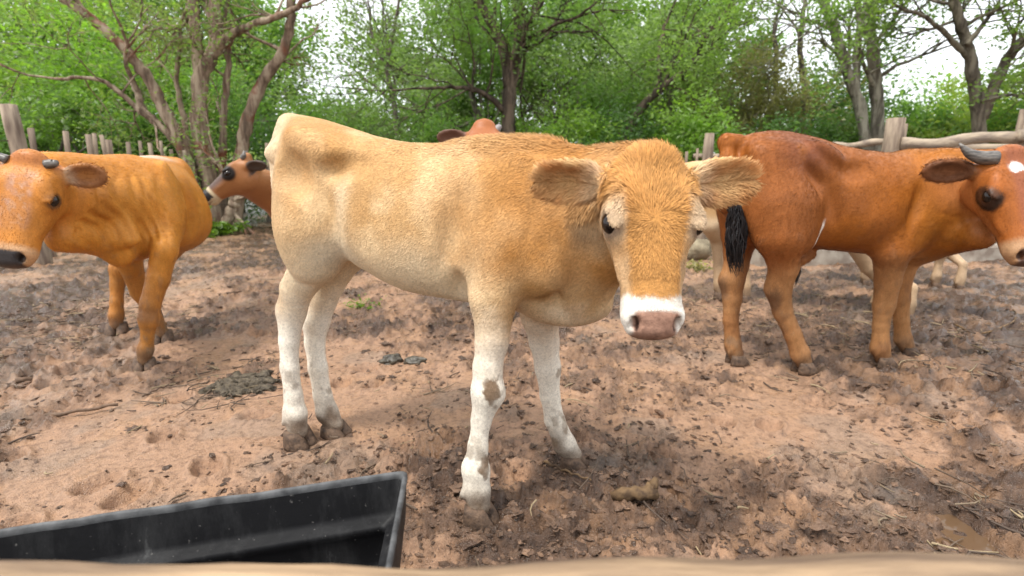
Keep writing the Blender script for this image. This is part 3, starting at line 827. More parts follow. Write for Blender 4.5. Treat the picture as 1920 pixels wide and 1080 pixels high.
def coat_orange(s, V, Nn, K):
    t, u, z = K['t'], K['u'], K['z']; n1 = fbm(V, 6, 4, 51); n2 = fbm(V, 20, 3, 52)
    c = np.tile(A(.48, .185, .026), (len(V), 1))
    c = mixv(c, sstep(.35, .65, n1) * .4, (.53, .24, .048))
    c = mixv(c, sstep(.45, .15, t) * .35, (.46, .17, .025))
    c = mixv(c, sstep(.985, 1.02, z) * sstep(.0, .2, t) * (t < .35) * .7, (.72, .62, .52))
    c = mixv(c, sstep(.55, .35, z) * .5, (.36, .165, .055))
    c = mud_legs(s, V, K, c, .10, 61, .9)
    kd = np.linalg.norm(V - at(276, 590, 2.33), axis=1); c = mixv(c, sstep(.06, .03, kd) * .55, (.17, .085, .045))
    hm, hs, hw, hn = K['hm'], K['hs'], K['hw'], K['hn']
    hc = np.tile(A(.47, .180, .032), (len(V), 1)) * tone(V, 26, .25, 3)
    sc = sstep(.055, .03, np.abs(hw + .01)) * sstep(.02, .04, hn) * sstep(.08, .2, hs) * sstep(.75, .6, hs)
    hc = mixv(hc, sc * (.2 + .5 * sstep(.4, .6, fbm(V, 40, 3, 55))), (.36, .185, .12))
    hc = mixv(hc, sc * sstep(.62, .68, fbm(V, 70, 2, 56)) * .2, (.52, .41, .34))
    hc = mixv(hc, sstep(.12, .02, hs) * .5, (.30, .10, .05))
    for c0, r, sg in s.eyes:
        dd = np.linalg.norm(V - c0, axis=1) + .008 * (n2 - .5)
        hc = mixv(hc, sstep(r * 1.75, r * 1.25, dd) * .85, (.07, .035, .022))
    hc = mixv(hc, sstep(.83, .89, hs + .06 * (n2 - .5)) * .6, (.50, .34, .21))
    hc = mixv(hc, sstep(.90, .93, hs + .1 * np.clip(.05 - np.abs(hw), -.05, .05)) * (hn > -.045) * sstep(.060, .048, np.abs(hw)), (.035, .03, .03))
    hc = nose_shade(s, V, K, hc, (.006, .005, .005), (.12, .07, .05))
    c = c * (1 - hm[:, None]) + hc * hm[:, None]
    ec = mixv(np.tile(A(.44, .185, .05), (len(V), 1)), K['ein'] * .85, (.20, .085, .04))
    ec = mixv(ec, K['ein'] * sstep(.45, .15, K['el']) * .7, (.50, .36, .24))
    c = c * (1 - K['ear'][:, None]) + ec * K['ear'][:, None]
    return dusty(V, K, c, 53)
def disp_oc(V, K):
    z = K['z']; ax = at(225, 430, 2.30)[:2]; r = np.hypot(V[:, 0] - ax[0], V[:, 1] - ax[1])
    fz = sstep(.34, .22, r) * sstep(.58, .66, z) * sstep(.94, .86, z) * (K['hm'] < .2) * (K['ear'] < .2)
    w = np.sin((V[:, 0] * .9 + V[:, 1] * .3 + .28 * (z - .8) + .03 * fbm(V, 9, 2, 3)) * 2 * np.pi / .038)
    return .006 * (fbm(V, 8, 3, 16) - .5) * (K['hm'] < .1) * (z > .45) + .0042 * w * fz
oc.finish(coat_orange, M_SLEEK, M_EYE, M_HOOF, 60000, hlen_sleek, .0010, M_HAIR, 2, disp=disp_oc, tvar=.38, curl=.35)
for sg in (1, -1):
    hb = oc.H(.03, .062 * sg, .040)
    horn(oc, [hb - oc.h['w'] * sg * .015, hb + oc.h['w'] * sg * .014 + A(0, 0, .010), hb + oc.h['w'] * sg * .018 + A(0, 0, .022)], [.018, .015, .006], M_HORN)
for ch in oc.root.children: ch.matrix_parent_inverse = Matrix.Translation(-oc.root.location)

# ---------------------------------------------------------------- 4.-7. animals behind
def simple_cow(name, label, O, yaw, feet, hd, coat, vox, H=1.0, cat='cattle', group=None, hl=.42, ears=None, neck_r=.11, w=1.0, ts=1.0):
    pts = [A(O[0], O[1], 0)] + [A(f[0], f[1], 0) for f in feet] + [hd[0], hd[0] + unit(hd[1]) * hl]
    lo = np.min(pts, 0) - A(.45, .45, .02); hi = np.max(pts, 0) + A(.45, .45, .25); lo[2] = -.02; hi[2] = max(H, hd[0][2]) + .2
    c = Cow(name, label, cat, O, yaw, vox, lo, hi, group)
    c.trunk([(r_[0] * ts, *r_[1:]) for r_ in [(-.14, .96 * H, .70 * H, .07, 0), (-.08, 1.03 * H, .62 * H, .12, .05), (.03, 1.05 * H, .58 * H, .16 * w, .05), (.15, 1.03 * H, .55 * H, .175 * w, 0), (.32, 1.01 * H, .52 * H, .205 * w, -.12), (.52, H, .51 * H, .20 * w, -.1),
             (.68, H, .5 * H, .16 * w, 0), (.80, .98 * H, .51 * H, .14 * w, 0), (.90, .92 * H, .55 * H, .10, 0)]], .06)
    c.bump(.04, .11, .80 * H, (.14, .075, .2), .1, .06); c.bump(.70 * ts, .125, .78 * H, (.10, .05, .18), -.25, .05)
    c.bump(.27, .205 * w, .91 * H, (.08, .035, .06), .4, .05, 'sub')
    for i, f in enumerate(feet):
        sg = 1 if i % 2 == 0 else -1; p = A(f[0], f[1], 0)
        if i < 2:
            h0 = c.W(.06, .11 * sg, .76 * H); st = c.W(.12, .12 * sg, .60 * H)
            hk = p + A(0, 0, .42 * H) - c.e1 * .05
            c.leg([h0, st, hk + A(0, 0, .04), p + A(0, 0, .33 * H) - c.e1 * .035, p + A(0, 0, .12) - c.e1 * .01, p + A(0, 0, .05)], [.12, .085, .050, .036, .040, .036], .06)
        else:
            c.leg([c.W(.72 * ts, .12 * sg, .70 * H), c.W(.73 * ts, .12 * sg, .56 * H), p * .6 + c.W(.73 * ts, .12 * sg, 0) * .4 + A(0, 0, .33 * H), p + A(0, 0, .22), p + A(0, 0, .11), p + A(0, 0, .05)], [.09, .066, .045, .030, .037, .034], .06)
    pl, d, n = hd; d = unit(d)
    c.S.cone(c.W(.74 * ts, 0, .78 * H), pl + d * .10 - unit(n) * .085, .165, neck_r, .08)
    c.S.cone(c.W(.82 * ts, 0, .62 * H), pl + d * .17 - unit(n) * .10, .085, .055, .06)
    c.S.chain([c.W(-.12, 0, 1.0 * H), c.W(-.19, 0, .9 * H), c.W(-.18, 0, .5 * H)], [.034, .022, .014], .03)
    c.head(pl, d, n, hl, ears=ears, k=.04)
    c.finish(coat, M_SLEEK, M_EYE, M_HOOF, 0, None, smooth=2)
    return c
def flat_coat(base, belly, legs, face, eye, muz, nose, ear, seed):
    def f(s, V, Nn, K):
        z = K['z']; n1 = fbm(V, 6, 3, seed)
        c = np.tile(A(*base), (len(V), 1)) * tone(V, 9, .25, seed)
        c = mixv(c, sstep(.66, .56, z + .1 * (n1 - .5)) * .85, belly); c = mixv(c, sstep(.52, .42, z) * .9, legs)
        c = mud_legs(s, V, K, c, .08, seed + 2, .9)
        hs, hw, hn = K['hs'], K['hw'], K['hn']
        hc = np.tile(A(*base), (len(V), 1)); hc = mixv(hc, sstep(.2, .5, hs + 2 * (hn - .03)) * sstep(-.02, .03, hn), face)
        for c0, r, sg in s.eyes:
            hc = mixv(hc, sstep(r * 2.7, r * 1.8, np.linalg.norm(V - c0, axis=1)), eye)
        hc = mixv(hc, sstep(.77, .81, hs) * .9, muz); hc = mixv(hc, sstep(.83, .86, hs) * (hn > -.03), nose)
        m = K['hm'][:, None]; c = c * (1 - m) + hc * m
        return mixv(c, K['ear'], ear)
    return f
GR = 'cattle at the back of the pen'
# brown calf looking left past the tan calf's rump
bc = simple_cow('brown_calf', 'brown calf with dark eye patch looking left behind the tan calf rump', (-1.72, 5.25), math.radians(-108),
                [gnd(558, 500), gnd(600, 498), gnd(548, 527), gnd(606, 529)],
                (at(468, 304, 4.02), A(-.74, -.24, -.64), A(-.60, -.22, .76)),
                flat_coat((.30, .125, .045), (.34, .16, .06), (.3, .15, .07), (.10, .062, .05), (.018, .014, .012), (.52, .42, .27), (.02, .018, .018), (.06, .04, .03), 71), .0105, 1.0, 'calf', GR, .43,
                ears=[(A(.3, .9, 0), A(-.3, -.5, -.6), .15, .04), (A(.93, -.25, .06), A(.1, -.8, -.5), .15, .042)], neck_r=.10)
for sg in (1, -1):
    hb = bc.H(.03, .055 * sg, .040)
    horn(bc, [hb, hb + bc.h['w'] * sg * .012 - bc.h['d'] * .02 + A(0, 0, .012), hb + A(.02, 0, .055)], [.020, .017, .005], M_HORN)
# red cow whose poll and ear rise over the tan calf's back
rc = simple_cow('red_cow', 'red cow with only its poll and dark ear showing over the tan calf back', (-.30, 4.25), math.radians(-88),
                [gnd(915, 512), gnd(955, 512), gnd(905, 598), gnd(950, 600)],
                (at(908, 246, 3.02), A(.05, -.62, -.78), A(.02, -.78, .62)),
                flat_coat((.31, .105, .035), (.38, .16, .07), (.5, .36, .24), (.36, .14, .06), (.05, .03, .02), (.5, .4, .28), (.06, .04, .04), (.10, .045, .028), 81), .0125, 1.02, 'cattle', GR, .43,
                ears=[(A(-.96, .05, .02), A(0, -.9, -.2), .16, .046), (A(.8, .3, -.55), A(.2, -.9, 0), .15, .045)])
hb = rc.H(.03, -.060, .02); horn(rc, [hb, hb + A(.016, 0, .014), hb + A(.03, 0, .018)], [.022, .018, .008], mat_plain('pale_horn', (.26, .24, .23), .5, .4, .3, 30))
# pale cow between the tan calf's head and the bull
pc = simple_cow('pale_cow', 'pale tan cow with white belly standing behind the bull hind legs', (1.40, 3.91), math.atan2(-.50, .86),
                [gnd(1348, 560), gnd(1397, 566), gnd(1642, 588), gnd(1700, 602)],
                (A(2.86, 3.02, .93), A(.55, -.15, -.8), A(.75, -.2, .6)),
                flat_coat((.52, .32, .15), (.62, .48, .32), (.44, .30, .18), (.5, .3, .15), (.2, .12, .08), (.6, .5, .4), (.2, .12, .1), (.4, .24, .12), 91), .0115, .98, 'cattle', GR, .40, ts=1.34)
# pale calf farther right, its legs showing under the bull's neck
pd = simple_cow('cream_calf', 'cream calf whose pale legs show under the bull chest and chin', (2.80, 4.32), math.radians(-6),
                [gnd(1622, 536), gnd(1650, 530), gnd(1752, 541), gnd(1797, 546)],
                (A(3.98, 4.10, .86), A(.5, -.2, -.85), A(.8, -.2, .5)),
                flat_coat((.56, .38, .21), (.6, .47, .32), (.46, .32, .20), (.5, .3, .15), (.2, .12, .08), (.6, .5, .4), (.2, .12, .1), (.4, .24, .12), 95), .0125, .92, 'calf', GR, .36)
for c_ in (bc, rc):
    for ch in c_.root.children: ch.matrix_parent_inverse = Matrix.Translation(-c_.root.location)
# ================================================================== the ground
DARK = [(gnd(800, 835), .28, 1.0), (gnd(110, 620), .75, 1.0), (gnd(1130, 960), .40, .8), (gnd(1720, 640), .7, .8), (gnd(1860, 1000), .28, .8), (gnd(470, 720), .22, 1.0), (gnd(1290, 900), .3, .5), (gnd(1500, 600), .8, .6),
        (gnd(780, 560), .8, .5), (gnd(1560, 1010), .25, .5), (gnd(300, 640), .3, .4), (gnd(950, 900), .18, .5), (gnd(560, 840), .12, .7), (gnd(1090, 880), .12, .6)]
LIGHT = [(gnd(330, 760), .55, 1.0), (gnd(200, 900), .35, 1.0), (gnd(560, 900), .3, .6), (gnd(760, 720), .5, .8), (gnd(1500, 800), .40, .55), (gnd(1300, 740), .4, .5), (gnd(1450, 940), .3, .4), (gnd(1750, 820), .4, .5)]
def wetmask(P):
    m = (fbm(P, 1.1, 4, 201) - .5) * 2.4 + (fbm(P, 5, 3, 205) - .5) * 1.5 + .26
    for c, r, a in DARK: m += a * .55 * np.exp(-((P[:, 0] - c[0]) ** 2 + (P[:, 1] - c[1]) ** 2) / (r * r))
    for c, r, a in LIGHT: m -= a * .70 * np.exp(-((P[:, 0] - c[0]) ** 2 + (P[:, 1] - c[1]) ** 2) / (r * r))
    m += .35 * sstep(3.2, 5, np.hypot(P[:, 0], P[:, 1]))
    return m
_rs = np.random.default_rng(77)
_pr = np.c_[_rs.random(420) * 9 - 4.5, .6 + _rs.random(420) * 5.5]; _pa = _rs.random(420) * 6.28
FEET = [f[0][:2] for c_ in (calf, bull, oc) for f in c_.feet]
PUD = gnd(1800, 990)
def gheight(P, wm=None):
    if wm is None: wm = wetmask(P)
    r = np.hypot(P[:, 0], P[:, 1])
    ch = sstep(-.35, .45, wm)
    h = .030 * (fbm(P, .9, 3, 210) - .5) * 2
    W = P + .035 * np.c_[fbm(P, 14, 2, 220) - .5, fbm(P, 14, 2, 221) - .5] * 2
    a = fbm(W * A(1, 1.25), 16, 2, 230); b = vnoise(W * A(1, 1.2), 37, 231); c = vnoise(W, 76, 232)
    h = h + (.18 + .82 * ch) * (np.maximum(a - .50, 0) * .055 + .007 * sstep(.48, .60, a) + .0085 * sstep(.52, .62, b) * (.35 + ch) * (.5 + a) + .0055 * sstep(.5, .62, c) + .004 * sstep(.5, .6, vnoise(W, 130, 233)))
    h = h - .010 * sstep(.5, .38, a) * ch - .004 * ch * sstep(.86, .98, 1 - np.abs(2 * vnoise(W, 24, 234) - 1)) + .004 * (fbm(P, 60, 2, 240) - .5)
    for (x, y), an in zip(_pr, _pa):                       # hoof prints
        k = np.nonzero((np.abs(P[:, 0] - x) < .12) & (np.abs(P[:, 1] - y) < .12))[0]
        if len(k):
            dx = P[k, 0] - x; dy = P[k, 1] - y; u = dx * math.cos(an) + dy * math.sin(an); v = -dx * math.sin(an) + dy * math.cos(an)
            q = np.sqrt((u / .055) ** 2 + (np.abs(np.abs(v) - .012) / .030) ** 2)
            h[k] += -.030 * sstep(1.15, .65, q) + .014 * np.exp(-((q - 1.38) / .28) ** 2)
    for f in FEET:                                           # mud pressed up round the standing feet
        d = np.hypot(P[:, 0] - f[0], P[:, 1] - f[1]); h = h * sstep(.0, .16, d) + .016 * np.exp(-((d - .095) / .03) ** 2) * vnoise(P, 30, 250) * 1.3 - .004 * (d < .06)
    h -= .030 * np.exp(-(((P[:, 0] - PUD[0]) / .13) ** 2 + ((P[:, 1] - PUD[1]) / .075) ** 2))
    return h * sstep(40, 8, r)
def cols(a, b, n): return list(np.linspace(a, b, n, endpoint=False))
ang = np.radians(np.array(cols(-58, 58, 620) + cols(58, 302, 50)))
rad = np.concatenate([[.06, .2], .34 * np.exp(.0078 * np.arange(int(math.log(11 / .34) / .0078))), 11 * 1.16 ** np.arange(1, 32)])
AA, RR_ = np.meshgrid(ang, rad); na, nr = len(ang), len(rad)
GP = np.c_[(np.sin(AA) * RR_).ravel(), (np.cos(AA) * RR_).ravel()]
wm = wetmask(GP); gh = gheight(GP, wm)
ii = np.arange(nr - 1)[:, None] * na; jj = np.arange(na)[None]; j2 = (jj + 1) % na
GQ = np.stack([ii + jj, ii + na + jj, ii + na + j2, ii + j2], -1).reshape(-1, 4)
sand = A(.345, .205, .126); mud = A(.138, .081, .050); wet = A(.060, .036, .025)
gc = np.tile(sand, (len(GP), 1))
mm = sstep(-.10, .45, wm + .9 * (fbm(GP, 24, 3, 260) - .5))
gc = mixv(gc, mm * .85, mud); gc = mixv(gc, sstep(.30, .80, wm + .8 * (fbm(GP, 13, 3, 261) - .5)) * .8, wet)
gc = mixv(gc, sstep(.55, .70, fbm(GP, 9, 3, 262)) * .35, (.40, .225, .118))
gc = mixv(gc, sstep(.6, .72, fbm(GP, 4, 3, 263)) * .30, (.20, .17, .14))
def mat_ground():
    m, nt, b = new_mat('mud')
    a = N(nt, 'ShaderNodeAttribute'); a.attribute_name = 'coat'
    r1 = ramp(nt, noise_node(nt, 45, 6, .65), [(.32, (.55, .52, .50)), (.5, (1, 1, 1)), (.72, (1.22, 1.2, 1.18))])
    c = mixc(nt, 1.0, a.outputs['Color'], r1.outputs[0], 'MULTIPLY')
    sp = ramp(nt, noise_node(nt, 120, 3, .6), [(.60, (0, 0, 0)), (.68, (1, 1, 1))])
    c = mixc(nt, sp.outputs[0], c, mixc(nt, .6, c, (.06, .04, .03)))
    nt.links.new(c, b.inputs['Base Color'])
    rr = ramp(nt, noise_node(nt, 7, 5), [(.38, (.24,) * 3), (.62, (.66,) * 3)])
    r2 = ramp(nt, a.outputs['Color'], [(.05, (.45,) * 3), (.22, (1.0,) * 3)])
    nt.links.new(mixc(nt, 1.0, rr.outputs[0], r2.outputs[0], 'MULTIPLY'), b.inputs['Roughness']); b.inputs['Specular IOR Level'].default_value = .45
    n1 = N(nt, 'ShaderNodeMath'); n1.operation = 'ADD'
    nt.links.new(noise_node(nt, 60, 6, .7), n1.inputs[0]); nt.links.new(noise_node(nt, 220, 3, .6), n1.inputs[1])
    bump(nt, b, n1.outputs[0], .75, .010)
    return m
M_MUD = mat_ground()
ground = tag(obj('ground', fast_mesh('ground', np.c_[GP, gh], [GQ], True, gc), M_MUD), kind='structure')
def gz(x, y): return float(gheight(np.array([[x, y]], float))[0])

# ---------------------------------------------------------------- clods and litter
def ico(sub=1):
    t = (1 + 5 ** .5) / 2
    V = [(-1, t, 0), (1, t, 0), (-1, -t, 0), (1, -t, 0), (0, -1, t), (0, 1, t), (0, -1, -t), (0, 1, -t), (t, 0, -1), (t, 0, 1), (-t, 0, -1), (-t, 0, 1)]
    F = [(0, 11, 5), (0, 5, 1), (0, 1, 7), (0, 7, 10), (0, 10, 11), (1, 5, 9), (5, 11, 4), (11, 10, 2), (10, 7, 6), (7, 1, 8), (3, 9, 4), (3, 4, 2), (3, 2, 6), (3, 6, 8), (3, 8, 9), (4, 9, 5), (2, 4, 11), (6, 2, 10), (8, 6, 7), (9, 8, 1)]
    V = [unit(v) for v in V]
    for _ in range(sub):
        cache = {}; NF = []
        def mid(a, b):
            k = (min(a, b), max(a, b))
            if k not in cache: V.append(unit(V[a] + V[b])); cache[k] = len(V) - 1
            return cache[k]
        for a, b, c in F:
            x, y, z = mid(a, b), mid(b, c), mid(c, a); NF += [(a, x, z), (b, y, x), (c, z, y), (x, y, z)]
        F = NF
    return np.array(V), np.array(F)
IV, IF = ico(1)
def lumps(n, seed, rmin, rmax, near, flat=.55, thr=0.0, IV=IV, IF=IF):
    rs = np.random.default_rng(seed)
    k = n * 4; a = np.radians(rs.uniform(-56, 56, k)); r = np.exp(rs.uniform(math.log(near[0]), math.log(near[1]), k))
    P = np.c_[np.sin(a) * r, np.cos(a) * r]; w = wetmask(P)
    P = P[(w + rs.normal(0, .3, k)) > thr][:n]; n = len(P)
    z = gheight(P)
    s = rmin + (rmax - rmin) * rs.random(n) ** 3
    rz = rs.random(n) * 6.28
    base = IV[None] * (1 + .42 * rs.normal(0, 1, (n, len(IV), 1)).clip(-1.5, 1.5))
    V = base * np.stack([s * rs.uniform(.8, 1.6, n), s * rs.uniform(.6, 1.1, n), s * flat * rs.uniform(.6, 1.2, n)], 1)[:, None]
    c, q = np.cos(rz)[:, None], np.sin(rz)[:, None]
    V = np.stack([V[..., 0] * c - V[..., 1] * q, V[..., 0] * q + V[..., 1] * c, V[..., 2]], -1) + np.c_[P, z + s * .15][:, None]
    F = (IF[None] + (np.arange(n) * len(IV))[:, None, None]).reshape(-1, 3)
    g = (.65 + .7 * rs.random(n))[:, None]; mix = rs.random(n)[:, None]
    col = (A(.080, .048, .032) * (1 - mix) + A(.20, .12, .075) * mix) * g
    return V.reshape(-1, 3), F, np.repeat(col, len(IV), 0)
LV, LF, LC = lumps(2200, 3, .006, .021, (.75, 5.0), .42, .1)
I0, F0_ = ico(0)
LV2, LF2, LC2 = lumps(16000, 4, .003, .013, (.7, 7.0), .50, -.25, I0, F0_)
LF = np.vstack([LF, LF2 + len(LV)]); LV = np.vstack([LV, LV2]); LC = np.vstack([LC, LC2])
M_CLOD = M_MUD
tag(obj('mud_clods', fast_mesh('mud_clods', LV, [LF], False, LC), M_CLOD), 'loose brown clods of trampled mud strewn over the pen floor', 'clods', kind='stuff')
mb = MB(); rs = np.random.default_rng(9)
ZN = [(gnd(120, 610), .75, 380), (gnd(1750, 640), .75, 260), (gnd(1460, 590), .7, 120), (gnd(450, 715), .35, 90), (gnd(1820, 1000), .25, 60), (A(0, 2.6, 0), 2.6, 240), (gnd(960, 860), .7, 60)]
LP = []
for c, r, n in ZN:
    for _ in range(n):
        a = rs.random() * 6.28; q = r * math.sqrt(rs.random()); LP.append((c[0] + math.cos(a) * q, c[1] + math.sin(a) * q))
LP = np.array(LP); LP = LP[(LP[:, 1] > .9)]; lz = gheight(LP)
for (x, y), z in zip(LP, lz):
    L = .03 + .15 * rs.random() ** 2.5; a = rs.random() * 6.28; d = A(math.cos(a), math.sin(a), 0) * L; k = rs.normal(0, .15, 2) * L
    p = A(x, y, z + .008)
    P = [p - d * .5, p + A(k[0], k[1], .006 * rs.random()), p + d * .5 + A(0, 0, .012 * rs.random())]
    col = random.choice([(.10, .07, .05), (.14, .10, .07), (.30, .23, .14), (.09, .065, .05), (.20, .15, .10)])
    mb.tube(catmull(P, 4), np.linspace(.0032, .0014, 4) * (.6 + .9 * rs.random()), 4, False, C=col)
M_LITTER = mat_coat('litter', .7, .2)
tag(obj('straw_litter', mb.mesh('straw_litter'), M_LITTER), 'short twigs and straw trodden into the mud', 'litter', kind='stuff')

# ---------------------------------------------------------------- sticks, wood and dung that can be told apart
M_STICK = mat_plain('stick_bark', (.19, .125, .085), .75, .25, .5, 40, .5, .004, stretch=(1, 1, 1))
M_WOODC = mat_plain('broken_wood', (.19, .12, .062), .75, .2, .6, 35, .6, .005, col2=(.06, .037, .022))
def on_ground(px, py, up=.012):
    p = gnd(px, py); return A(p[0], p[1], gz(p[0], p[1]) + up)
def stick(name, label, pix, r, mat, wob=.15, up=.010):
    pts = [on_ground(x, y, up + r * .5) for x, y in pix]
    P = catmull(pts, 16); P[:, 2] += .004 * np.sin(np.arange(16) * 1.9)
    m = MB(); m.tube(P, np.interp(np.linspace(0, 1, 16), np.linspace(0, 1, len(r) if hasattr(r, '__len__') else 2), r if hasattr(r, '__len__') else (r, r * .6)), 7, True, wob)
    return tag(obj(name, m.mesh(name), mat), label, 'stick', 'sticks lying in the mud')
stick('stick', 'long brown stick lying in the mud below the orange cow', [(30, 716), (110, 696), (180, 686), (235, 678)], .012, M_STICK)
stick('stick', 'dark split stick at the left edge nearer than the long brown one', [(-10, 784), (60, 783), (130, 778), (222, 762)], .010, M_STICK)
stick('stick', 'thin dark twig right of the split stick on pale sand', [(268, 746), (300, 732), (338, 720)], .005, M_STICK)
stick('stick', 'thin twig lying beside the tan calf far front hoof', [(1020, 886), (1062, 902), (1108, 918)], .0045, M_WOODC)
stick('vine', 'curved dry vine looping over the mud under the bull muzzle', [(1788, 612), (1830, 628), (1868, 628), (1900, 612), (1898, 590), (1870, 578)], .007, M_WOODC)
stick('stick', 'short stick on the mud left of the tan calf hind legs', [(410, 556), (440, 553), (468, 548)], .010, M_STICK)
def chunk(name, label, cat, c, r, mat, seed, flat=1, rz=0.0, sub=2, amp=.35, group=None):
    V, F = ico(sub); nz_ = fbm(V + seed * 3.1, 1.6, 3, seed) - .5
    V = V * (1 + amp * 2 * nz_[:, None]); V = V * A(*r)
    cs, sn = math.cos(rz), math.sin(rz); V = np.c_[V[:, 0] * cs - V[:, 1] * sn, V[:, 0] * sn + V[:, 1] * cs, V[:, 2]]
    return tag(obj(name, fast_mesh(name, V + c, [F], True), mat), label, cat, group)
# broken piece of wood in front of the calf
m = MB(); P = catmull([on_ground(1148, 943, .02), on_ground(1180, 950, .026), on_ground(1206, 955, .024), on_ground(1226, 952, .022)], 10)
m.tube(P, [.012, .020, .021, .020, .019, .019, .018, .019, .024, .019], 9, True, .28, seed=4)
m.tube([P[8], P[8] + A(.004, .0, .026), P[8] + A(.012, .006, .040)], [.016, .012, .005], 6, True, .3, seed=6)
tag(obj('wood_chunk', m.mesh('wood_chunk'), M_WOODC), 'broken rotten wood chunk lying in front of the tan calf', 'wood')
M_DUNG = mat_plain('wet_dung', (.085, .072, .05), .35, .5, .5, 45, .7, .006, col2=(.038, .033, .025))
for (px, py), r, sd, lb in (((734, 677), (.056, .034, .034), 3, 'dark wet dung lump under the tan calf belly, left half'), ((780, 679), (.060, .032, .026), 5, 'dark wet dung lump under the tan calf belly, right half')):
    chunk('dung_lump', lb, 'dung', on_ground(px, py, .010), r, M_DUNG, sd, rz=.5 if sd == 3 else -.3, amp=.62, sub=3, group='dung on the pen floor')
M_DUNG2 = mat_plain('dry_dung', (.135, .105, .068), .5, .4, .6, 50, .9, .014, col2=(.05, .038, .025))
def pat(name, label, px, py, rx, ry, h, seed):
    c = on_ground(px, py, 0); n = 26; V = []; 
    a = np.arange(32) * 2 * math.pi / 32
    rows = np.linspace(0, 1, 12)
    for q in rows:
        for t in a: V.append((math.cos(t) * q, math.sin(t) * q, 0))
    V = np.array(V); nn = fbm(V[:, :2] + seed, 3.5, 4, seed)
    rim = .75 + .5 * fbm(V[:, :2] / (np.linalg.norm(V[:, :2], axis=1)[:, None] + 1e-6) + seed, 1.4, 3, seed)
    q = np.linalg.norm(V[:, :2], axis=1)
    X = c[0] + V[:, 0] * rx * rim; Y = c[1] + V[:, 1] * ry * rim
    Z = gheight(np.c_[X, Y]) * .5 + h * (1 - q ** 3) * (.1 + 1.8 * nn) - .02 * (q > .9) + .016 * (vnoise(np.c_[X, Y], 55, 3) - .4)
    Q = [(i * 32 + j, i * 32 + (j + 1) % 32, (i + 1) * 32 + (j + 1) % 32, (i + 1) * 32 + j) for i in range(11) for j in range(32)]
    return tag(obj(name, fast_mesh(name, np.c_[X, Y, Z], [np.array(Q)], True), M_DUNG2), label, 'dung', 'dung on the pen floor')
rs = np.random.default_rng(31); c = gnd(455, 722); nn_ = 150
P = np.c_[c[0] + rs.normal(0, .060, nn_), c[1] + rs.normal(0, .050, nn_)]; zz = gheight(P); DV = []; DF = []
V0, F0 = ico(1)
for k in range(nn_):
    s_ = .008 + .022 * rs.random() ** 1.5; q = V0 * (1 + .4 * rs.normal(0, 1, (len(V0), 1)).clip(-1.5, 1.5)) * A(s_ * 1.5, s_, s_ * .6); a = rs.random() * 6.28
    DV.append(np.c_[q[:, 0] * math.cos(a) - q[:, 1] * math.sin(a), q[:, 0] * math.sin(a) + q[:, 1] * math.cos(a), q[:, 2]] + A(P[k, 0], P[k, 1], zz[k] + .004)); DF.append(F0 + k * len(V0))
tag(obj('dung_pat', fast_mesh('dung_pat', np.vstack(DV), [np.vstack(DF)], True), M_DUNG2), 'trampled greenish dung left of the tan calf hind legs', 'dung', kind='stuff')

# ---------------------------------------------------------------- black feed trough
M_TR, nt_, b_ = new_mat('black_plastic')
sc1 = ramp(nt_, noise_node(nt_, 9, 8, .75, stretch=(1, 1, .25)), [(.46, (.007, .007, .008)), (.60, (.022, .022, .023)), (.72, (.10, .10, .10))])
sc2 = ramp(nt_, noise_node(nt_, 110, 2, .5), [(.70, (0, 0, 0)), (.76, (1, 1, 1))])
nt_.links.new(mixc(nt_, sc2.outputs[0], sc1.outputs[0], (.10, .095, .09)), b_.inputs['Base Color'])
b_.inputs['Roughness'].default_value = .55; b_.inputs['Specular IOR Level'].default_value = .22; bump(nt_, b_, noise_node(nt_, 25, 5), .25, .006)
M_TRR = mat_plain('worn_plastic_rim', (.125, .127, .13), .65, .3, .6, 24, .3, .001, col2=(.035, .036, .038))
tr = thing('feed_trough', 'black plastic feed trough with worn grey rim in the foreground', 'trough')
C0 = A(-.204, .930, 0); dx = -unit(A(.966, .262, 0)); dy = unit(A(.10, -.99, 0))
TL, TW = 1.02, .40
def ring(ins, z, wob=0, seed=0):
    pts = []; x0, x1, y0, y1 = ins, TL - ins, ins, TW - ins; rc = max(.016 - ins * .1, .008)
    def seg(a, b, n): return [tuple(np.array(a) + (np.array(b) - np.array(a)) * i / n) for i in range(n)]
    def arc(cx, cy, a0): return [(cx + rc * math.cos(a0 + math.pi / 2 * i / 4), cy + rc * math.sin(a0 + math.pi / 2 * i / 4)) for i in range(4)]
    pts = seg((x0 + rc, y0), (x1 - rc, y0), 40) + arc(x1 - rc, y0 + rc, -math.pi / 2) + seg((x1, y0 + rc), (x1, y1 - rc), 14) + arc(x1 - rc, y1 - rc, 0) + seg((x1 - rc, y1), (x0 + rc, y1), 40) + arc(x0 + rc, y1 - rc, math.pi / 2) + seg((x0, y1 - rc), (x0, y0 + rc), 14) + arc(x0 + rc, y0 + rc, math.pi)
    pts = np.array(pts); w = (fbm(pts * 1.0 + seed, 14, 3, 5) - .5)
    return C0 + pts[:, :1] * dx + pts[:, 1:] * dy + A(0, 0, 1) * (z + wob * w)[:, None] if wob else C0 + pts[:, :1] * dx + pts[:, 1:] * dy + A(0, 0, z)
def skin(rings, close=None):
    V = np.vstack(rings); n = len(rings[0]); Q = [(i * n + j, i * n + (j + 1) % n, (i + 1) * n + (j + 1) % n, (i + 1) * n + j) for i in range(len(rings) - 1) for j in range(n)]
    T = []
    if close is not None:
        V = np.vstack([V, rings[-1].mean(0)]); T = [(len(V) - 1, (len(rings) - 1) * n + j, (len(rings) - 1) * n + (j + 1) % n) for j in range(n)]
    return V, np.array(Q), np.array(T)
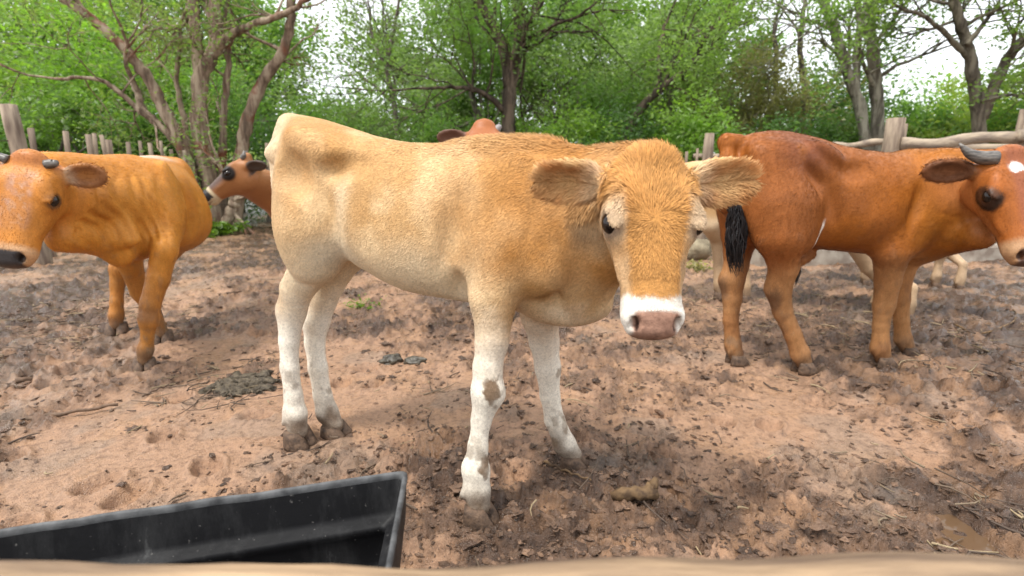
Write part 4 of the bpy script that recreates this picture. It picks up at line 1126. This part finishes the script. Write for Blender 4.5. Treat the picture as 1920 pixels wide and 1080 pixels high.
inner = [ring(.0138, .322, .006), ring(.024, .262), ring(.027, .252), ring(.044, .244), ring(.047, .236), ring(.042, .226), ring(.047, .170), ring(.051, .158), ring(.070, .150), ring(.073, .142), ring(.070, .132), ring(.080, .040), ring(.095, .022)]
outer = [ring(.006, .322, .006), ring(.010, .25), ring(.030, .10), ring(.045, .0)]
v, q, t_ = skin(inner, 1); obj('basin', fast_mesh('basin', v, [q, t_]), M_TR, tr)
v, q, t_ = skin(outer, 1); obj('shell', fast_mesh('shell', v, [q, t_]), M_TR, tr)
rim = [ring(.006, .316, .006), ring(.004, .322, .006), ring(.0045, .330, .006), ring(.008, .3325, .006), ring(.011, .3325, .006), ring(.0135, .329, .006), ring(.0145, .322, .006), ring(.0135, .316, .006)]
v, q, t_ = skin(rim); obj('rim', fast_mesh('rim', v, [q]), M_TRR, tr)
set_base(tr, tuple(C0 + dx * TL / 2 + dy * TW / 2))

# ---------------------------------------------------------------- blurred rail right in front of the camera
M_RAIL = mat_plain('pale_debarked_log', (.40, .275, .165), .7, .25, .4, 22, .8, .012, col2=(.10, .065, .045), stretch=(.12, 1, 1))
M_RAILP = mat_plain('weathered_post', (.26, .20, .15), .8, .2, .5, 22, .8, .01, col2=(.10, .078, .06), stretch=(1, 1, .2))
rl = thing('front_rail', 'blurred pale wooden fence rail across the bottom edge', 'fence')
xs = np.linspace(-1.35, 1.35, 60); zc = .529 + .006 * np.sin(xs * 5 + 1) - .012 * np.exp(-((xs + .0) / .16) ** 2) + .006 * np.exp(-((xs + .38) / .12) ** 2) - .012 * np.exp(-((xs - .25) / .15) ** 2) + .004 * np.exp(-((xs - .33) / .08) ** 2)
m = MB(); m.tube(np.c_[xs, np.full(60, .36) + .01 * np.sin(xs * 2), zc], .055 + .003 * np.sin(xs * 9) + .002 * np.sin(xs * 23), 24, True, .02); obj('rail', m.mesh('rail'), M_RAIL, rl)
m = MB(); m.tube(np.c_[xs, np.full(60, .36), .17 + .006 * np.sin(xs * 4)], .050 + .003 * np.sin(xs * 7), 16, True, .02); obj('rail', m.mesh('rail'), M_RAIL, rl)
for x in (-1.2, 1.2):
    m = MB(); m.tube(catmull([(x, .24, -.1), (x + .01, .24, .3), (x, .245, .72)], 12), np.linspace(.075, .066, 12), 14, True, .05); obj('post', m.mesh('post'), M_RAILP, rl)

# ---------------------------------------------------------------- brown puddle at the lower right
M_PUD, nt_, b_ = new_mat('muddy_water'); b_.inputs['Base Color'].default_value = (.12, .072, .04, 1); b_.inputs['Roughness'].default_value = .08; b_.inputs['Specular IOR Level'].default_value = .5
bump(nt_, b_, noise_node(nt_, 30, 3), .12, .004)
c = gnd(1800, 990); a = np.arange(48) * 2 * math.pi / 48; rr = .8 + .5 * fbm(np.c_[np.cos(a), np.sin(a)], 1.7, 3, 9)
zp = float(np.median(gheight(np.c_[c[0] + np.cos(a) * .05, c[1] + np.sin(a) * .03]))) + .008
ringp = np.c_[c[0] + np.cos(a) * .125 * rr, c[1] + np.sin(a) * .075 * rr, np.full(48, zp)]
V = np.vstack([ringp, ringp * A(1, 1, 0) + A(0, 0, zp - .03), [[c[0], c[1], zp]]])
tag(obj('puddle', fast_mesh('puddle', V, [np.array([(i, i + 48, (i + 1) % 48 + 48, (i + 1) % 48) for i in range(48)]), np.array([(96, i, (i + 1) % 48) for i in range(48)])], False), M_PUD), 'shallow brown puddle in the mud at the lower right', 'puddle', kind='structure')
# ================================================================== fences at the back
M_POST = mat_plain('grey_post', (.34, .27, .20), .85, .2, .5, 18, .9, .012, col2=(.15, .11, .085), stretch=(1, 1, .15))
M_LOG = mat_plain('grey_log', (.40, .32, .235), .8, .2, .5, 14, .8, .012, col2=(.19, .15, .12), stretch=(.2, 1, 1))
M_WIRE, _n, _bb = new_mat('rusty_wire'); _bb.inputs['Base Color'].default_value = (.10, .08, .07, 1); _bb.inputs['Roughness'].default_value = .6; _bb.inputs['Metallic'].default_value = .6
def post(parent, px, ytop, Y, wpx, lean=0, seed=0, cut=0.0):
    top = at(px, ytop, Y); r = wpx / 2 * Y / FPX * .82
    base = A(top[0] - lean, Y, -.15); rs = np.random.default_rng(seed)
    P = catmull([base, (base + top) / 2 + rs.normal(0, .012, 3), top - A(0, 0, cut)], 9)
    m = MB(); m.tube(P, r * (1.08 - .12 * np.linspace(0, 1, 9)), 9, True, .12, seed=seed)
    return obj('post', m.mesh('post'), M_POST, parent), top
wf = thing('wire_fence', 'rough post and wire fence running behind the orange cow', 'fence')
tops = []
for k, (px, yt, Y, w, ln) in enumerate([(-60, 215, 5.2, 26, 0), (14, 196, 5.4, 32, -.06), (57, 240, 6.0, 13, .02), (122, 246, 6.4, 11, .03), (165, 252, 6.8, 12, -.03), (176, 250, 6.9, 9, .02), (190, 253, 7.0, 9, -.02), (203, 262, 7.1, 14, .03), (240, 266, 7.5, 9, 0), (262, 264, 7.7, 7, .03),
                                          (281, 268, 7.9, 9, 0), (301, 264, 8.1, 7, .05), (320, 280, 8.3, 8, 0), (345, 282, 8.6, 8, .02), (500, 268, 9.0, 8, 0), (560, 262, 9.3, 8, .03), (640, 270, 9.5, 9, 0)]):
    o, tp = post(wf, px, yt, Y, w, ln, k); tops.append(tp)
for hgt in (.28, .62, .95):
    m = MB(); P = []
    for tp in tops: P.append(A(tp[0], tp[1] - .05, tp[2] - hgt))
    P = np.array(P); P[:, 2] = np.convolve(np.r_[P[0, 2], P[:, 2], P[-1, 2]], [.25, .5, .25], 'valid')
    m.tube(P, .004, 4, False); obj('wire', m.mesh('wire'), M_WIRE, wf)
set_base(wf, (-4, 7, 0))
lf = thing('log_fence', 'grey log rail fence with squared post behind the bull', 'fence')
post(lf, 1331, 250, 7.2, 22, .02, 31); post(lf, 1308, 278, 7.4, 6, .0, 32); post(lf, 1288, 284, 7.5, 7, .03, 33)
post(lf, 1680, 222, 6.2, 36, .02, 34, .0); post(lf, 1694, 232, 6.28, 18, .0, 35); post(lf, 1924, 205, 5.8, 22, .0, 36); post(lf, 1590, 272, 6.7, 14, .0, 38)
def rail(parent, a, b, r, seed=0, sag=.02):
    P = catmull([a, (a * 2 + b) / 3 + A(0, 0, -sag), (a + b * 2) / 3 + A(0, 0, sag * .6), b], 14); m = MB()
    m.tube(P, r * (1 + .10 * np.sin(np.arange(14) * .9 + seed)), 10, True, .06, seed=seed); return obj('rail', m.mesh('rail'), M_LOG, parent)
rail(lf, at(1560, 272, 6.85), at(1682, 266, 6.3), .040, 1); rail(lf, at(1690, 268, 6.1), at(1908, 258, 5.75), .064, 2, .03); rail(lf, at(1688, 279, 6.35), at(1925, 281, 6.0), .056, 3)
rail(lf, at(1300, 292, 7.6), at(1600, 284, 6.8), .035, 4); rail(lf, at(1690, 320, 6.1), at(1980, 318, 5.8), .06, 5); rail(lf, at(1560, 330, 6.8), at(1682, 330, 6.3), .05, 6); rail(lf, at(1690, 372, 6.1), at(1980, 372, 5.8), .06, 7)
rail(lf, at(1908, 254, 5.7), at(2080, 250, 5.5), .06, 8)
set_base(lf, (4.6, 6.2, 0))
# concrete kerb and rocks behind the bull
M_CONC = mat_plain('old_concrete', (.36, .32, .27), .85, .2, .35, 7, .6, .008, col2=(.19, .15, .12))
a0, b0 = gnd(1425, 500), gnd(1885, 492); n = 40; V = []; d_ = unit(b0 - a0); nrm = A(-d_[1], d_[0], 0)
for i in range(n):
    p = a0 + (b0 - a0) * i / (n - 1); w = fbm(np.array([[i * .37, 1.0]]), 1, 3, 4)[0] - .5
    for (o_, z_) in ((-.01, -.05), (0, .165 + .02 * w), (.02, .19 + .02 * w), (.30, .19 + .03 * w), (.32, .16), (.33, -.05)): V.append(p + nrm * (o_ + .012 * w) + A(0, 0, z_))
Q = [(i * 6 + j, (i + 1) * 6 + j, (i + 1) * 6 + (j + 1) % 6, i * 6 + (j + 1) % 6) for i in range(n - 1) for j in range(6)]
Q += [(0, 1, 2, 5), (2, 3, 4, 5), ((n - 1) * 6 + 5, (n - 1) * 6 + 2, (n - 1) * 6 + 1, (n - 1) * 6), ((n - 1) * 6 + 5, (n - 1) * 6 + 4, (n - 1) * 6 + 3, (n - 1) * 6 + 2)]
tag(obj('concrete_kerb', fast_mesh('concrete_kerb', np.array(V), [np.array(Q)], False), M_CONC), 'low pale concrete kerb on the ground behind the bull', 'kerb')
M_ROCK = mat_plain('rock', (.27, .225, .15), .85, .2, .5, 9, .8, .02, col2=(.13, .105, .07))
p = gnd(1312, 488); chunk('rock', 'yellowish rock between the tan calf head and the bull', 'rock', p + A(0, .1, .10), (.17, .13, .13), M_ROCK, 5, sub=2, amp=.3)
p = gnd(1424, 490); chunk('rock', 'brown rock seen between the bull hind legs', 'rock', p + A(0, .1, .08), (.13, .12, .13), M_ROCK, 9, sub=2, amp=.3)

# ================================================================== trees
def mat_bark(name, c1, c2, c3=None, scale=9):
    m, nt, b = new_mat(name)
    f = noise_node(nt, scale, 6, .65, stretch=(1, 1, .14)); r = ramp(nt, f, [(.36, tuple(x * .5 for x in c2)), (.46, c2), (.58, c1)])
    c = r.outputs[0]
    if c3:
        g = ramp(nt, noise_node(nt, 1.7, 4, .6), [(.55, (0, 0, 0)), (.66, (1, 1, 1))]); c = mixc(nt, g.outputs[0], c, c3)
    nt.links.new(c, b.inputs['Base Color']); b.inputs['Roughness'].default_value = .85; b.inputs['Specular IOR Level'].default_value = .2
    bump(nt, b, noise_node(nt, scale * 3, 6, .7, stretch=(1, 1, .2)), 1.0, .03); return m
M_BARK1 = mat_bark('peeling_red_bark', (.40, .315, .23), (.22, .155, .11), (.20, .075, .042))
M_BARK2 = mat_bark('dark_bark', (.14, .105, .075), (.06, .045, .034))
M_BARK3 = mat_bark('pale_lichen_bark', (.34, .32, .26), (.16, .145, .115), (.20, .17, .13))
M_BARK4 = mat_bark('grey_bark', (.23, .20, .155), (.12, .10, .08))
def mat_leaf(name):
    m, nt, b = new_mat(name); nt.nodes.remove(b)
    a = N(nt, 'ShaderNodeAttribute'); a.attribute_name = 'coat'
    d = N(nt, 'ShaderNodeBsdfDiffuse'); t = N(nt, 'ShaderNodeBsdfTranslucent'); g = N(nt, 'ShaderNodeBsdfGlossy'); g.inputs['Roughness'].default_value = .45
    mx = N(nt, 'ShaderNodeMixShader'); mx.inputs[0].default_value = .55; m2 = N(nt, 'ShaderNodeMixShader'); m2.inputs[0].default_value = .04
    tc = mixc(nt, 1.0, a.outputs['Color'], (1.25, 1.35, .75), 'MULTIPLY')
    nt.links.new(a.outputs['Color'], d.inputs[0]); nt.links.new(tc, t.inputs[0])
    nt.links.new(d.outputs[0], mx.inputs[1]); nt.links.new(t.outputs[0], mx.inputs[2]); nt.links.new(mx.outputs[0], m2.inputs[1]); nt.links.new(g.outputs[0], m2.inputs[2])
    nt.links.new(m2.outputs[0], nt.nodes['Material Output'].inputs['Surface']); return m
M_LEAF = mat_leaf('leaf')
def leaf_mesh(C, size, cols, seed, up=.35, asp=.48):
    "C (n,3) leaf centres; one folded rhombus each"
    rs = np.random.default_rng(seed); n = len(C)
    d = rs.normal(0, 1, (n, 3)); d[:, 2] *= .6; d /= np.linalg.norm(d, axis=1)[:, None]
    nn = rs.normal(0, 1, (n, 3)) + A(0, 0, up * 3); nn -= d * (nn * d).sum(1)[:, None]; nn /= np.linalg.norm(nn, axis=1)[:, None]
    s = np.cross(d, nn); L = (size * (.6 + .8 * rs.random(n)))[:, None]
    V = np.stack([C - d * L * .5, C + s * L * asp * .5 + nn * L * .06, C + d * L * .5 - nn * L * .08, C - s * L * asp * .5 + nn * L * .06], 1).reshape(-1, 3)
    F = (np.arange(n) * 4)[:, None] + np.arange(4)
    return fast_mesh('crown', V, [F], False, np.repeat(cols, 4, 0))
def leaf_cols(C, base, seed, var=.5):
    rs = np.random.default_rng(seed); n = len(C)
    g = .88 + var * rs.random(n) + .7 * (fbm(C, .9, 3, seed) - .5)
    c = np.tile(A(*base), (n, 1)) * g[:, None]
    y = sstep(.5, .8, fbm(C, .5, 2, seed + 5))[:, None]; c = c * (1 - y * .35) + y * .35 * A(.16, .20, .035) * g[:, None]
    return np.clip(c, .004, .6)
def grow(mb, p, d, L, r, depth, tips, rs, droop=0.0, sides=5, kids=(2, 4), twist=.55):
    n = 6; P = [p]; dd = unit(d)
    for i in range(n - 1):
        dd = unit(dd + rs.normal(0, .17, 3) + A(0, 0, -droop)); P.append(P[-1] + dd * L / (n - 1))
    P = np.array(P); mb.tube(P, np.linspace(r, r * .5, n), sides if depth > 0 else 3, False)
    if depth == 0:
        tips += [P[2], P[3], P[4], P[5]]; return
    for k in range(rs.integers(kids[0], kids[1] + 1)):
        f = .35 + .65 * rs.random(); i = min(int(f * (n - 1)), n - 2); q = P[i] + (P[i + 1] - P[i]) * (f * (n - 1) - i)
        nd = unit(unit(P[i + 1] - P[i]) + rs.normal(0, twist, 3) + A(0, 0, .10))
        grow(mb, q, nd, L * (.5 + .25 * rs.random()), r * .52, depth - 1, tips, rs, droop, max(sides - 1, 3), kids, twist)
    grow(mb, P[-1], dd, L * .6, r * .5, depth - 1, tips, rs, droop, max(sides - 1, 3), kids, twist)
def limb_tree(name, label, limbs, bark, seed, spr, leaf=None, base=None, group=None):
    """limbs: list of (pixel polyline, Y list or value, r0, r1); spr: (n per limb, first fraction, length, depth)
       leaf: (leaves per tip, spread, size, colour)"""
    t = thing(name, label, 'tree', group); rs = np.random.default_rng(seed); mb = MB(); tips = []
    for pix, Y, r0, r1 in limbs:
        Ys = np.interp(np.linspace(0, 1, len(pix)), np.linspace(0, 1, len(Y)), Y) if hasattr(Y, '__len__') else [Y] * len(pix)
        P = np.array([at(x, y, yy) for (x, y), yy in zip(pix, Ys)]); n = 6 * len(P); P = catmull(P, n); P += .012 * rs.normal(0, 1, P.shape) * np.linspace(.3, 1, n)[:, None]
        R = np.linspace(r0, r1, n) * (1 + .07 * np.sin(np.arange(n) * 1.3 + seed)); mb.tube(P, R, 11, True, .08, seed=seed)
        num, f0, L, dp = spr
        for k in range(num):
            f = f0 + (1 - f0) * (k + rs.random()) / num; i = min(int(f * (n - 1)), n - 2)
            d = unit(unit(P[i + 1] - P[i]) * .7 + rs.normal(0, .75, 3) + A(0, 0, .15))
            grow(mb, P[i], d, L * (.6 + .7 * rs.random()), max(R[i] * .42, .010), dp, tips, rs)
        grow(mb, P[-1], P[-1] - P[-3], L, R[-1] * .9, dp, tips, rs)
    obj('trunk', mb.mesh('trunk'), bark, t)
    if leaf:
        npt, sp, size, colr = leaf; T = np.array(tips); T = T[rs.random(len(T)) < .9]
        C = np.repeat(T, npt, 0) + rs.normal(0, sp, (len(T) * npt, 3)); C = C[C[:, 2] > .25]
        tag(obj('crown', leaf_mesh(C, size, leaf_cols(C, colr, seed), seed), M_LEAF, t), kind='stuff')
    b = at(limbs[0][0][0][0], 335, limbs[0][1][0] if hasattr(limbs[0][1], '__len__') else limbs[0][1]); set_base(t, (b[0], b[1], 0))
    return t
def crown_tree(name, label, px, ytop, Y, wpx, nleaf, size, colr, seed, zlow=.2, bark=None, group=None, trunk=True, dens=1.0, cat='tree', nclump=16, tight=.5):
    t = thing(name, label, cat, group); rs = np.random.default_rng(seed)
    top = at(px, ytop, Y); H = top[2]; W = wpx * Y / FPX / 2; zm = (H + zlow) / 2; zr = (H - zlow) / 2
    cl = []
    for k in range(nclump):
        v = rs.normal(0, 1, 3); v /= np.linalg.norm(v); v *= .35 + .6 * rs.random() ** .6
        cl.append(A(top[0] + v[0] * W * .85, Y + v[1] * W * .6, zm + v[2] * zr * .85))
    mb = MB(); r0 = max(.035 * H ** .8, .02)
    stem = catmull([A(top[0] + rs.normal(0, .1), Y, -.1), A(top[0] + rs.normal(0, .15), Y, zm * .55), A(top[0], Y, zm * 1.05)], 10)
    mb.tube(stem, np.linspace(r0, r0 * .55, 10), 7, False, .06)
    for c in cl:
        i = rs.integers(3, 10); P = catmull([stem[i], (stem[i] + c) / 2 + rs.normal(0, .12, 3) - A(0, 0, .1), c], 7); mb.tube(P, np.linspace(r0 * .42, .008, 7), 5, False)
        for q in range(3): grow(mb, P[4 + q % 3], rs.normal(0, 1, 3) + A(0, 0, .3), W * .45, .010, 0, [], rs)
    obj('trunk' if cat == 'tree' else 'stem', mb.mesh('trunk'), bark or M_BARK4, t)
    per = nleaf // nclump; C = []
    for c in cl:
        rr = W * tight * (.55 + .6 * rs.random()); sub = rs.normal(0, rr * .55, (10, 3)) * A(1, 1, .7)
        q = sub[rs.integers(0, 10, per)] + rs.normal(0, rr * .24, (per, 3)); C.append(c + q)
    C = np.vstack(C); C = C[C[:, 2] > .04]
    tag(obj('crown' if cat == 'tree' else 'foliage', leaf_mesh(C, size, leaf_cols(C, colr, seed), seed), M_LEAF, t), kind='stuff')
    set_base(t, (top[0], Y, 0)); return t

# ---- the trees that stand out
limb_tree('peeling_tree', 'many stemmed tree with peeling red brown bark behind the orange cow',
          [([(402, 452), (392, 340), (374, 225), (380, 135), (404, 90), (402, 10), (408, -60)], 9.0, .155, .08), ([(376, 150), (368, 70), (362, 0), (366, -60)], 9.0, .10, .07),
           ([(385, 445), (345, 285), (312, 215), (285, 160), (245, 105), (185, 45), (115, -5), (60, -40)], [8.9, 8.6, 8.2], .115, .05),
           ([(440, 440), (448, 330), (462, 235), (492, 155), (528, 100), (545, 40), (548, -50)], [9.1, 9.2, 9.0], .12, .06),
           ([(352, 295), (300, 236), (262, 208), (222, 172), (180, 148), (100, 146)], [8.8, 8.5, 8.2], .06, .022),
           ([(404, 95), (438, 62), (500, 38), (548, 18), (600, -20)], [9, 8.8, 8.6], .075, .03),
           ([(420, 430), (418, 300), (420, 210), (428, 110), (420, 40)], 9.3, .075, .04), ([(365, 350), (346, 230), (333, 160), (338, 60)], 9.3, .06, .03),
           ([(300, 236), (268, 205), (258, 168)], [8.75, 8.7], .07, .045), ([(415, 450), (432, 400), (446, 372)], 8.6, .10, .08)],
          M_BARK1, 3, (3, .5, .9, 2), (4, .16, .075, (.18, .25, .07)))
limb_tree('dark_trunk_tree', 'tall tree with dark forked trunk rising behind the tan calf back',
          [([(955, 430), (953, 250), (958, 160), (974, 70), (970, -10), (975, -70)], 11.5, .17, .09), ([(955, 165), (948, 110), (925, 50), (888, -10), (860, -60)], 11.5, .13, .07),
           ([(973, 60), (1000, 30), (1025, -15)], 11.4, .085, .05), ([(950, 212), (925, 188), (895, 170), (850, 164), (780, 166)], [11.5, 11], .075, .025)],
          M_BARK2, 5, (7, .35, 1.5, 2), (9, .20, .09, (.15, .245, .06)))
limb_tree('bare_sapling', 'slender half bare sapling against the white sky left of the dark trunk',
          [([(752, 330), (742, 215), (727, 130), (738, 60), (752, -20)], 12.5, .075, .03), ([(728, 140), (700, 70), (690, 0)], 12.5, .045, .02), ([(735, 190), (700, 160), (640, 110)], 12.3, .035, .015)],
          M_BARK4, 7, (6, .2, 1.5, 2), (3, .16, .08, (.17, .24, .08)))
limb_tree('slanting_tree', 'dark slanting tree limb in the foliage above the tan calf head',
          [([(1150, 330), (1192, 218), (1240, 166), (1292, 126), (1330, 60)], 12.2, .12, .05), ([(1240, 166), (1235, 100), (1250, 40)], 12.2, .05, .03)], M_BARK2, 9, (6, .3, 1.3, 2), (10, .2, .09, (.18, .28, .065)))
limb_tree('pale_trunk_tree', 'pale lichen spotted twin trunks rising behind the bull back',
          [([(1642, 400), (1646, 240), (1640, 140), (1630, 40), (1632, -60)], 10.5, .12, .10), ([(1632, 330), (1612, 200), (1590, 140), (1566, 60), (1536, -15), (1510, -70)], 10.5, .11, .075), ([(1604, 180), (1606, 110), (1612, 40), (1604, -40)], 10.6, .075, .05)],
          M_BARK3, 11, (5, .3, 1.1, 2), (1, .15, .08, (.15, .22, .065)))
limb_tree('bare_branch_tree', 'bare twiggy tree against white sky left of the pale trunks',
          [([(1500, 330), (1508, 190), (1500, 90), (1508, 10), (1515, -50)], 13, .08, .04), ([(1452, 320), (1455, 120), (1452, 50), (1470, -10)], 13.2, .07, .03)], M_BARK4, 13, (7, .45, 1.6, 2), (1, .16, .08, (.09, .10, .04)))
limb_tree('spreading_tree', 'spreading acacia like tree with layered leaf sprays at the top right',
          [([(1838, 400), (1836, 230), (1822, 130), (1808, 70), (1790, 10), (1780, -40)], 9.5, .12, .06), ([(1816, 110), (1770, 60), (1730, 30), (1690, 15)], [9.5, 9.0], .05, .02), ([(1812, 85), (1840, 50), (1870, 10)], 9.4, .05, .025),
           ([(1842, 220), (1870, 150), (1900, 95), (1950, 40)], [9.5, 9.0], .10, .06), ([(1840, 190), (1880, 180), (1940, 176)], 9.3, .03, .02)],
          M_BARK4, 15, (6, .5, 1.0, 2), (8, .12, .08, (.17, .27, .06)))
# ---- trees and shrubs of the thicket
T1 = 'leafy trees beyond the fence'
BR, MD, DK, GY, PL, BN, YL = (.175, .300, .045), (.140, .250, .055), (.088, .175, .042), (.155, .225, .105), (.215, .300, .115), (.215, .205, .085), (.24, .315, .06)
for k, (px, yt, Y, w, nl, sz, c, lb, nc, ti) in enumerate([
    (40, -50, 12.5, 520, 9000, .14, BR, 'bright green leafy tree at the top left corner', 20, .45),
    (230, 40, 12.0, 300, 7000, .12, BR, 'light green tree behind the leaning stem of the peeling tree', 16, .45),
    (420, 90, 14.0, 330, 6000, .13, MD, 'green tree right behind the red brown main stem', 14, .45),
    (590, 150, 15.0, 220, 6000, .12, MD, 'low green tree behind the tan calf rump', 14, .5),
    (685, 158, 18.0, 170, 6500, .13, GY, 'hazy grey green round tree under the sky gap', 14, .5),
    (800, 70, 15.0, 260, 6500, .12, PL, 'pale green tree left of the dark forked trunk', 16, .42),
    (880, -10, 14.0, 230, 5000, .12, MD, 'green tree crown reaching the top edge beside the dark fork', 16, .38),
    (1060, 20, 16.0, 260, 6500, .13, PL, 'pale green airy tree right of the dark forked trunk', 16, .45),
    (1150, 60, 13.5, 200, 6500, .11, MD, 'mid green tree left of the dark slanting limb', 16, .45),
    (1270, -20, 15.0, 300, 9500, .13, PL, 'tall pale green tree above the tan calf head', 18, .48),
    (1425, 70, 13.0, 270, 9000, .11, BN, 'brownish olive thorny tree left of the pale trunks', 18, .48),
    (1570, 105, 14.0, 240, 8000, .12, DK, 'dark green tree behind the pale spotted trunks', 16, .5),
    (1720, 135, 15.5, 260, 7500, .12, BR, 'bright green tree under the white sky right of the pale trunks', 16, .5),
    (1890, 110, 13.0, 260, 8000, .12, YL, 'yellow green tree at the right edge behind the spreading one', 16, .5)]):
    crown_tree('leafy_tree', lb, px, yt, Y, w, int(nl * 1.5), sz * .9, c, 300 + k, .5, M_BARK4, T1, nclump=nc, tight=ti)
SHRUB = ['dense dark shrub at the far left behind the thick fence post', 'green shrub between the thick post and the next thin fence posts', 'dark green shrub above the row of thin fence posts', 'green shrub left of the peeling tree stems', 'dark shrub right of the peeling tree behind the brown calf', 'green shrub directly behind the tan calf tail head', 'grey green low shrub behind the tan calf loin', 'green shrub behind the middle of the tan calf back', 'green shrub left of the red cow poll', 'bright green shrub just right of the dark forked trunk', 'bright green shrub behind the tan calf neck', 'dark shrub above the poll of the tan calf', 'bright green shrub above the tan calf right hand ear', 'green shrub behind the grey stump post left of the bull', 'dark shrub behind the bull tail head', 'dark shrub at the foot of the pale spotted trunks', 'green shrub behind the squared post of the log fence', 'yellow green shrub behind the top log rail', 'green shrub behind the bull head at the right edge', 'green shrub mostly outside the frame beyond the right edge']
for k, (px, yt, Y, w, c) in enumerate([(-40, 170, 9.6, 260, DK), (90, 160, 10.0, 230, MD), (215, 185, 10.4, 230, DK), (320, 200, 10.6, 210, MD), (480, 205, 10.8, 220, DK), (590, 205, 11.4, 200, MD), (690, 215, 12, 190, GY), (790, 210, 12, 200, MD), (880, 222, 12.4, 180, MD),
                                       (1010, 195, 12.0, 200, BR), (1090, 190, 11.4, 190, BR), (1190, 195, 11, 200, DK), (1300, 190, 10.6, 200, BR), (1400, 205, 10.6, 200, MD), (1500, 195, 11, 210, DK), (1600, 200, 11.5, 200, DK), (1710, 185, 11, 220, MD), (1800, 190, 10.5, 210, YL), (1910, 195, 10, 230, MD), (2020, 180, 10, 230, MD)]):
    crown_tree('shrub', SHRUB[k], px, yt, Y, w, 6000, .095, c, 400 + k, .0, M_BARK4, 'shrubs of the thicket', cat='shrub', nclump=12, tight=.55)
for k, (px, yt, Y, w, c, lb) in enumerate([(-60, -60, 17, 420, BR, 'tall bright tree filling the far top left corner'), (150, -50, 17.5, 330, PL, 'tall pale green tree behind the leaning stem'), (330, -40, 18, 300, MD, 'tall green tree filling the gaps between the peeling stems'), (470, 40, 18.5, 220, MD, 'green tree top beyond the right peeling stem'),
        (800, 20, 19, 220, PL, 'tall hazy tree left of the forked crown'), (960, -40, 18, 260, MD, 'tall green tree directly behind the dark forked trunk'), (1120, 10, 19, 240, PL, 'tall pale tree right of the forked crown'), (1230, 0, 18, 240, BR, 'tall bright tree left of the one above the tan calf head'), (1340, 60, 17.5, 200, MD, 'green tree top left of the brownish thorny tree')]):
    crown_tree('tall_tree', lb, px, yt - 90, Y, w * 1.15, 13000, .16, c, 500 + k, 1.5, M_BARK4, T1, nclump=20, tight=.46)
# far wood that closes the view
rs = np.random.default_rng(21); C = []
for k in range(70):
    x = -34 + k; Y = 24 + 3 * rs.random(); hz_ = 3.2 + 2.0 * rs.random()
    n = 420; q = rs.normal(0, 1, (n, 3)); q /= np.linalg.norm(q, axis=1)[:, None]; q *= (rs.random(n) ** .4)[:, None]
    C.append(A(x, Y, hz_ * .5) + q * A(1.3, 1.2, hz_ * .52))
C = np.vstack(C); C = C[C[:, 2] > .05]
tag(obj('far_wood', leaf_mesh(C, .32, leaf_cols(C, (.16, .245, .09), 8), 8), M_LEAF), 'far green wood closing the view behind the thicket', 'wood', kind='stuff')
# weeds
def weed(label, px, py, n, r, h, seed, col=(.16, .27, .03), sz=.09):
    rs = np.random.default_rng(seed); c = gnd(px, py); t = thing('weed', label, 'plant', 'weeds on the pen floor'); mb = MB(); tip = []
    for k in range(n):
        a = rs.random() * 6.28; q = r * math.sqrt(rs.random()); b = A(c[0] + math.cos(a) * q, c[1] + math.sin(a) * q, 0)
        tp = b + A(rs.normal(0, .04), rs.normal(0, .04), h * (.5 + .6 * rs.random())); mb.tube(np.array([b, (b + tp) / 2, tp]), .003, 4, False); tip += [tp, (b + tp * 2) / 3, tp]
    tag(obj('stem', mb.mesh('stem'), M_LEAF_STEM, t), kind='stuff'); T = np.array(tip); C = np.repeat(T, 3, 0) + rs.normal(0, .03, (len(T) * 3, 3)); C[:, 2] = np.maximum(C[:, 2], .02)
    tag(obj('foliage', leaf_mesh(C, sz, np.tile(A(*col), (len(C), 1)) * (.7 + .6 * rs.random((len(C), 1))), seed, .6), M_LEAF, t), kind='stuff'); set_base(t, (c[0], c[1], 0))
M_LEAF_STEM = mat_plain('weed_stem', (.12, .18, .04), .6, .3)
weed('bright green weeds at the foot of the peeling tree', 424, 440, 40, .32, .16, 1, sz=.12)
weed('sparse green weeds left of the bright clump', 385, 446, 14, .18, .10, 2)
weed('tiny green seedlings in the mud under the tan calf belly', 684, 578, 12, .07, .03, 3, sz=.028)
weed('dry straw tuft behind the bull hind legs', 1300, 508, 24, .14, .05, 4, (.34, .30, .13), .05)
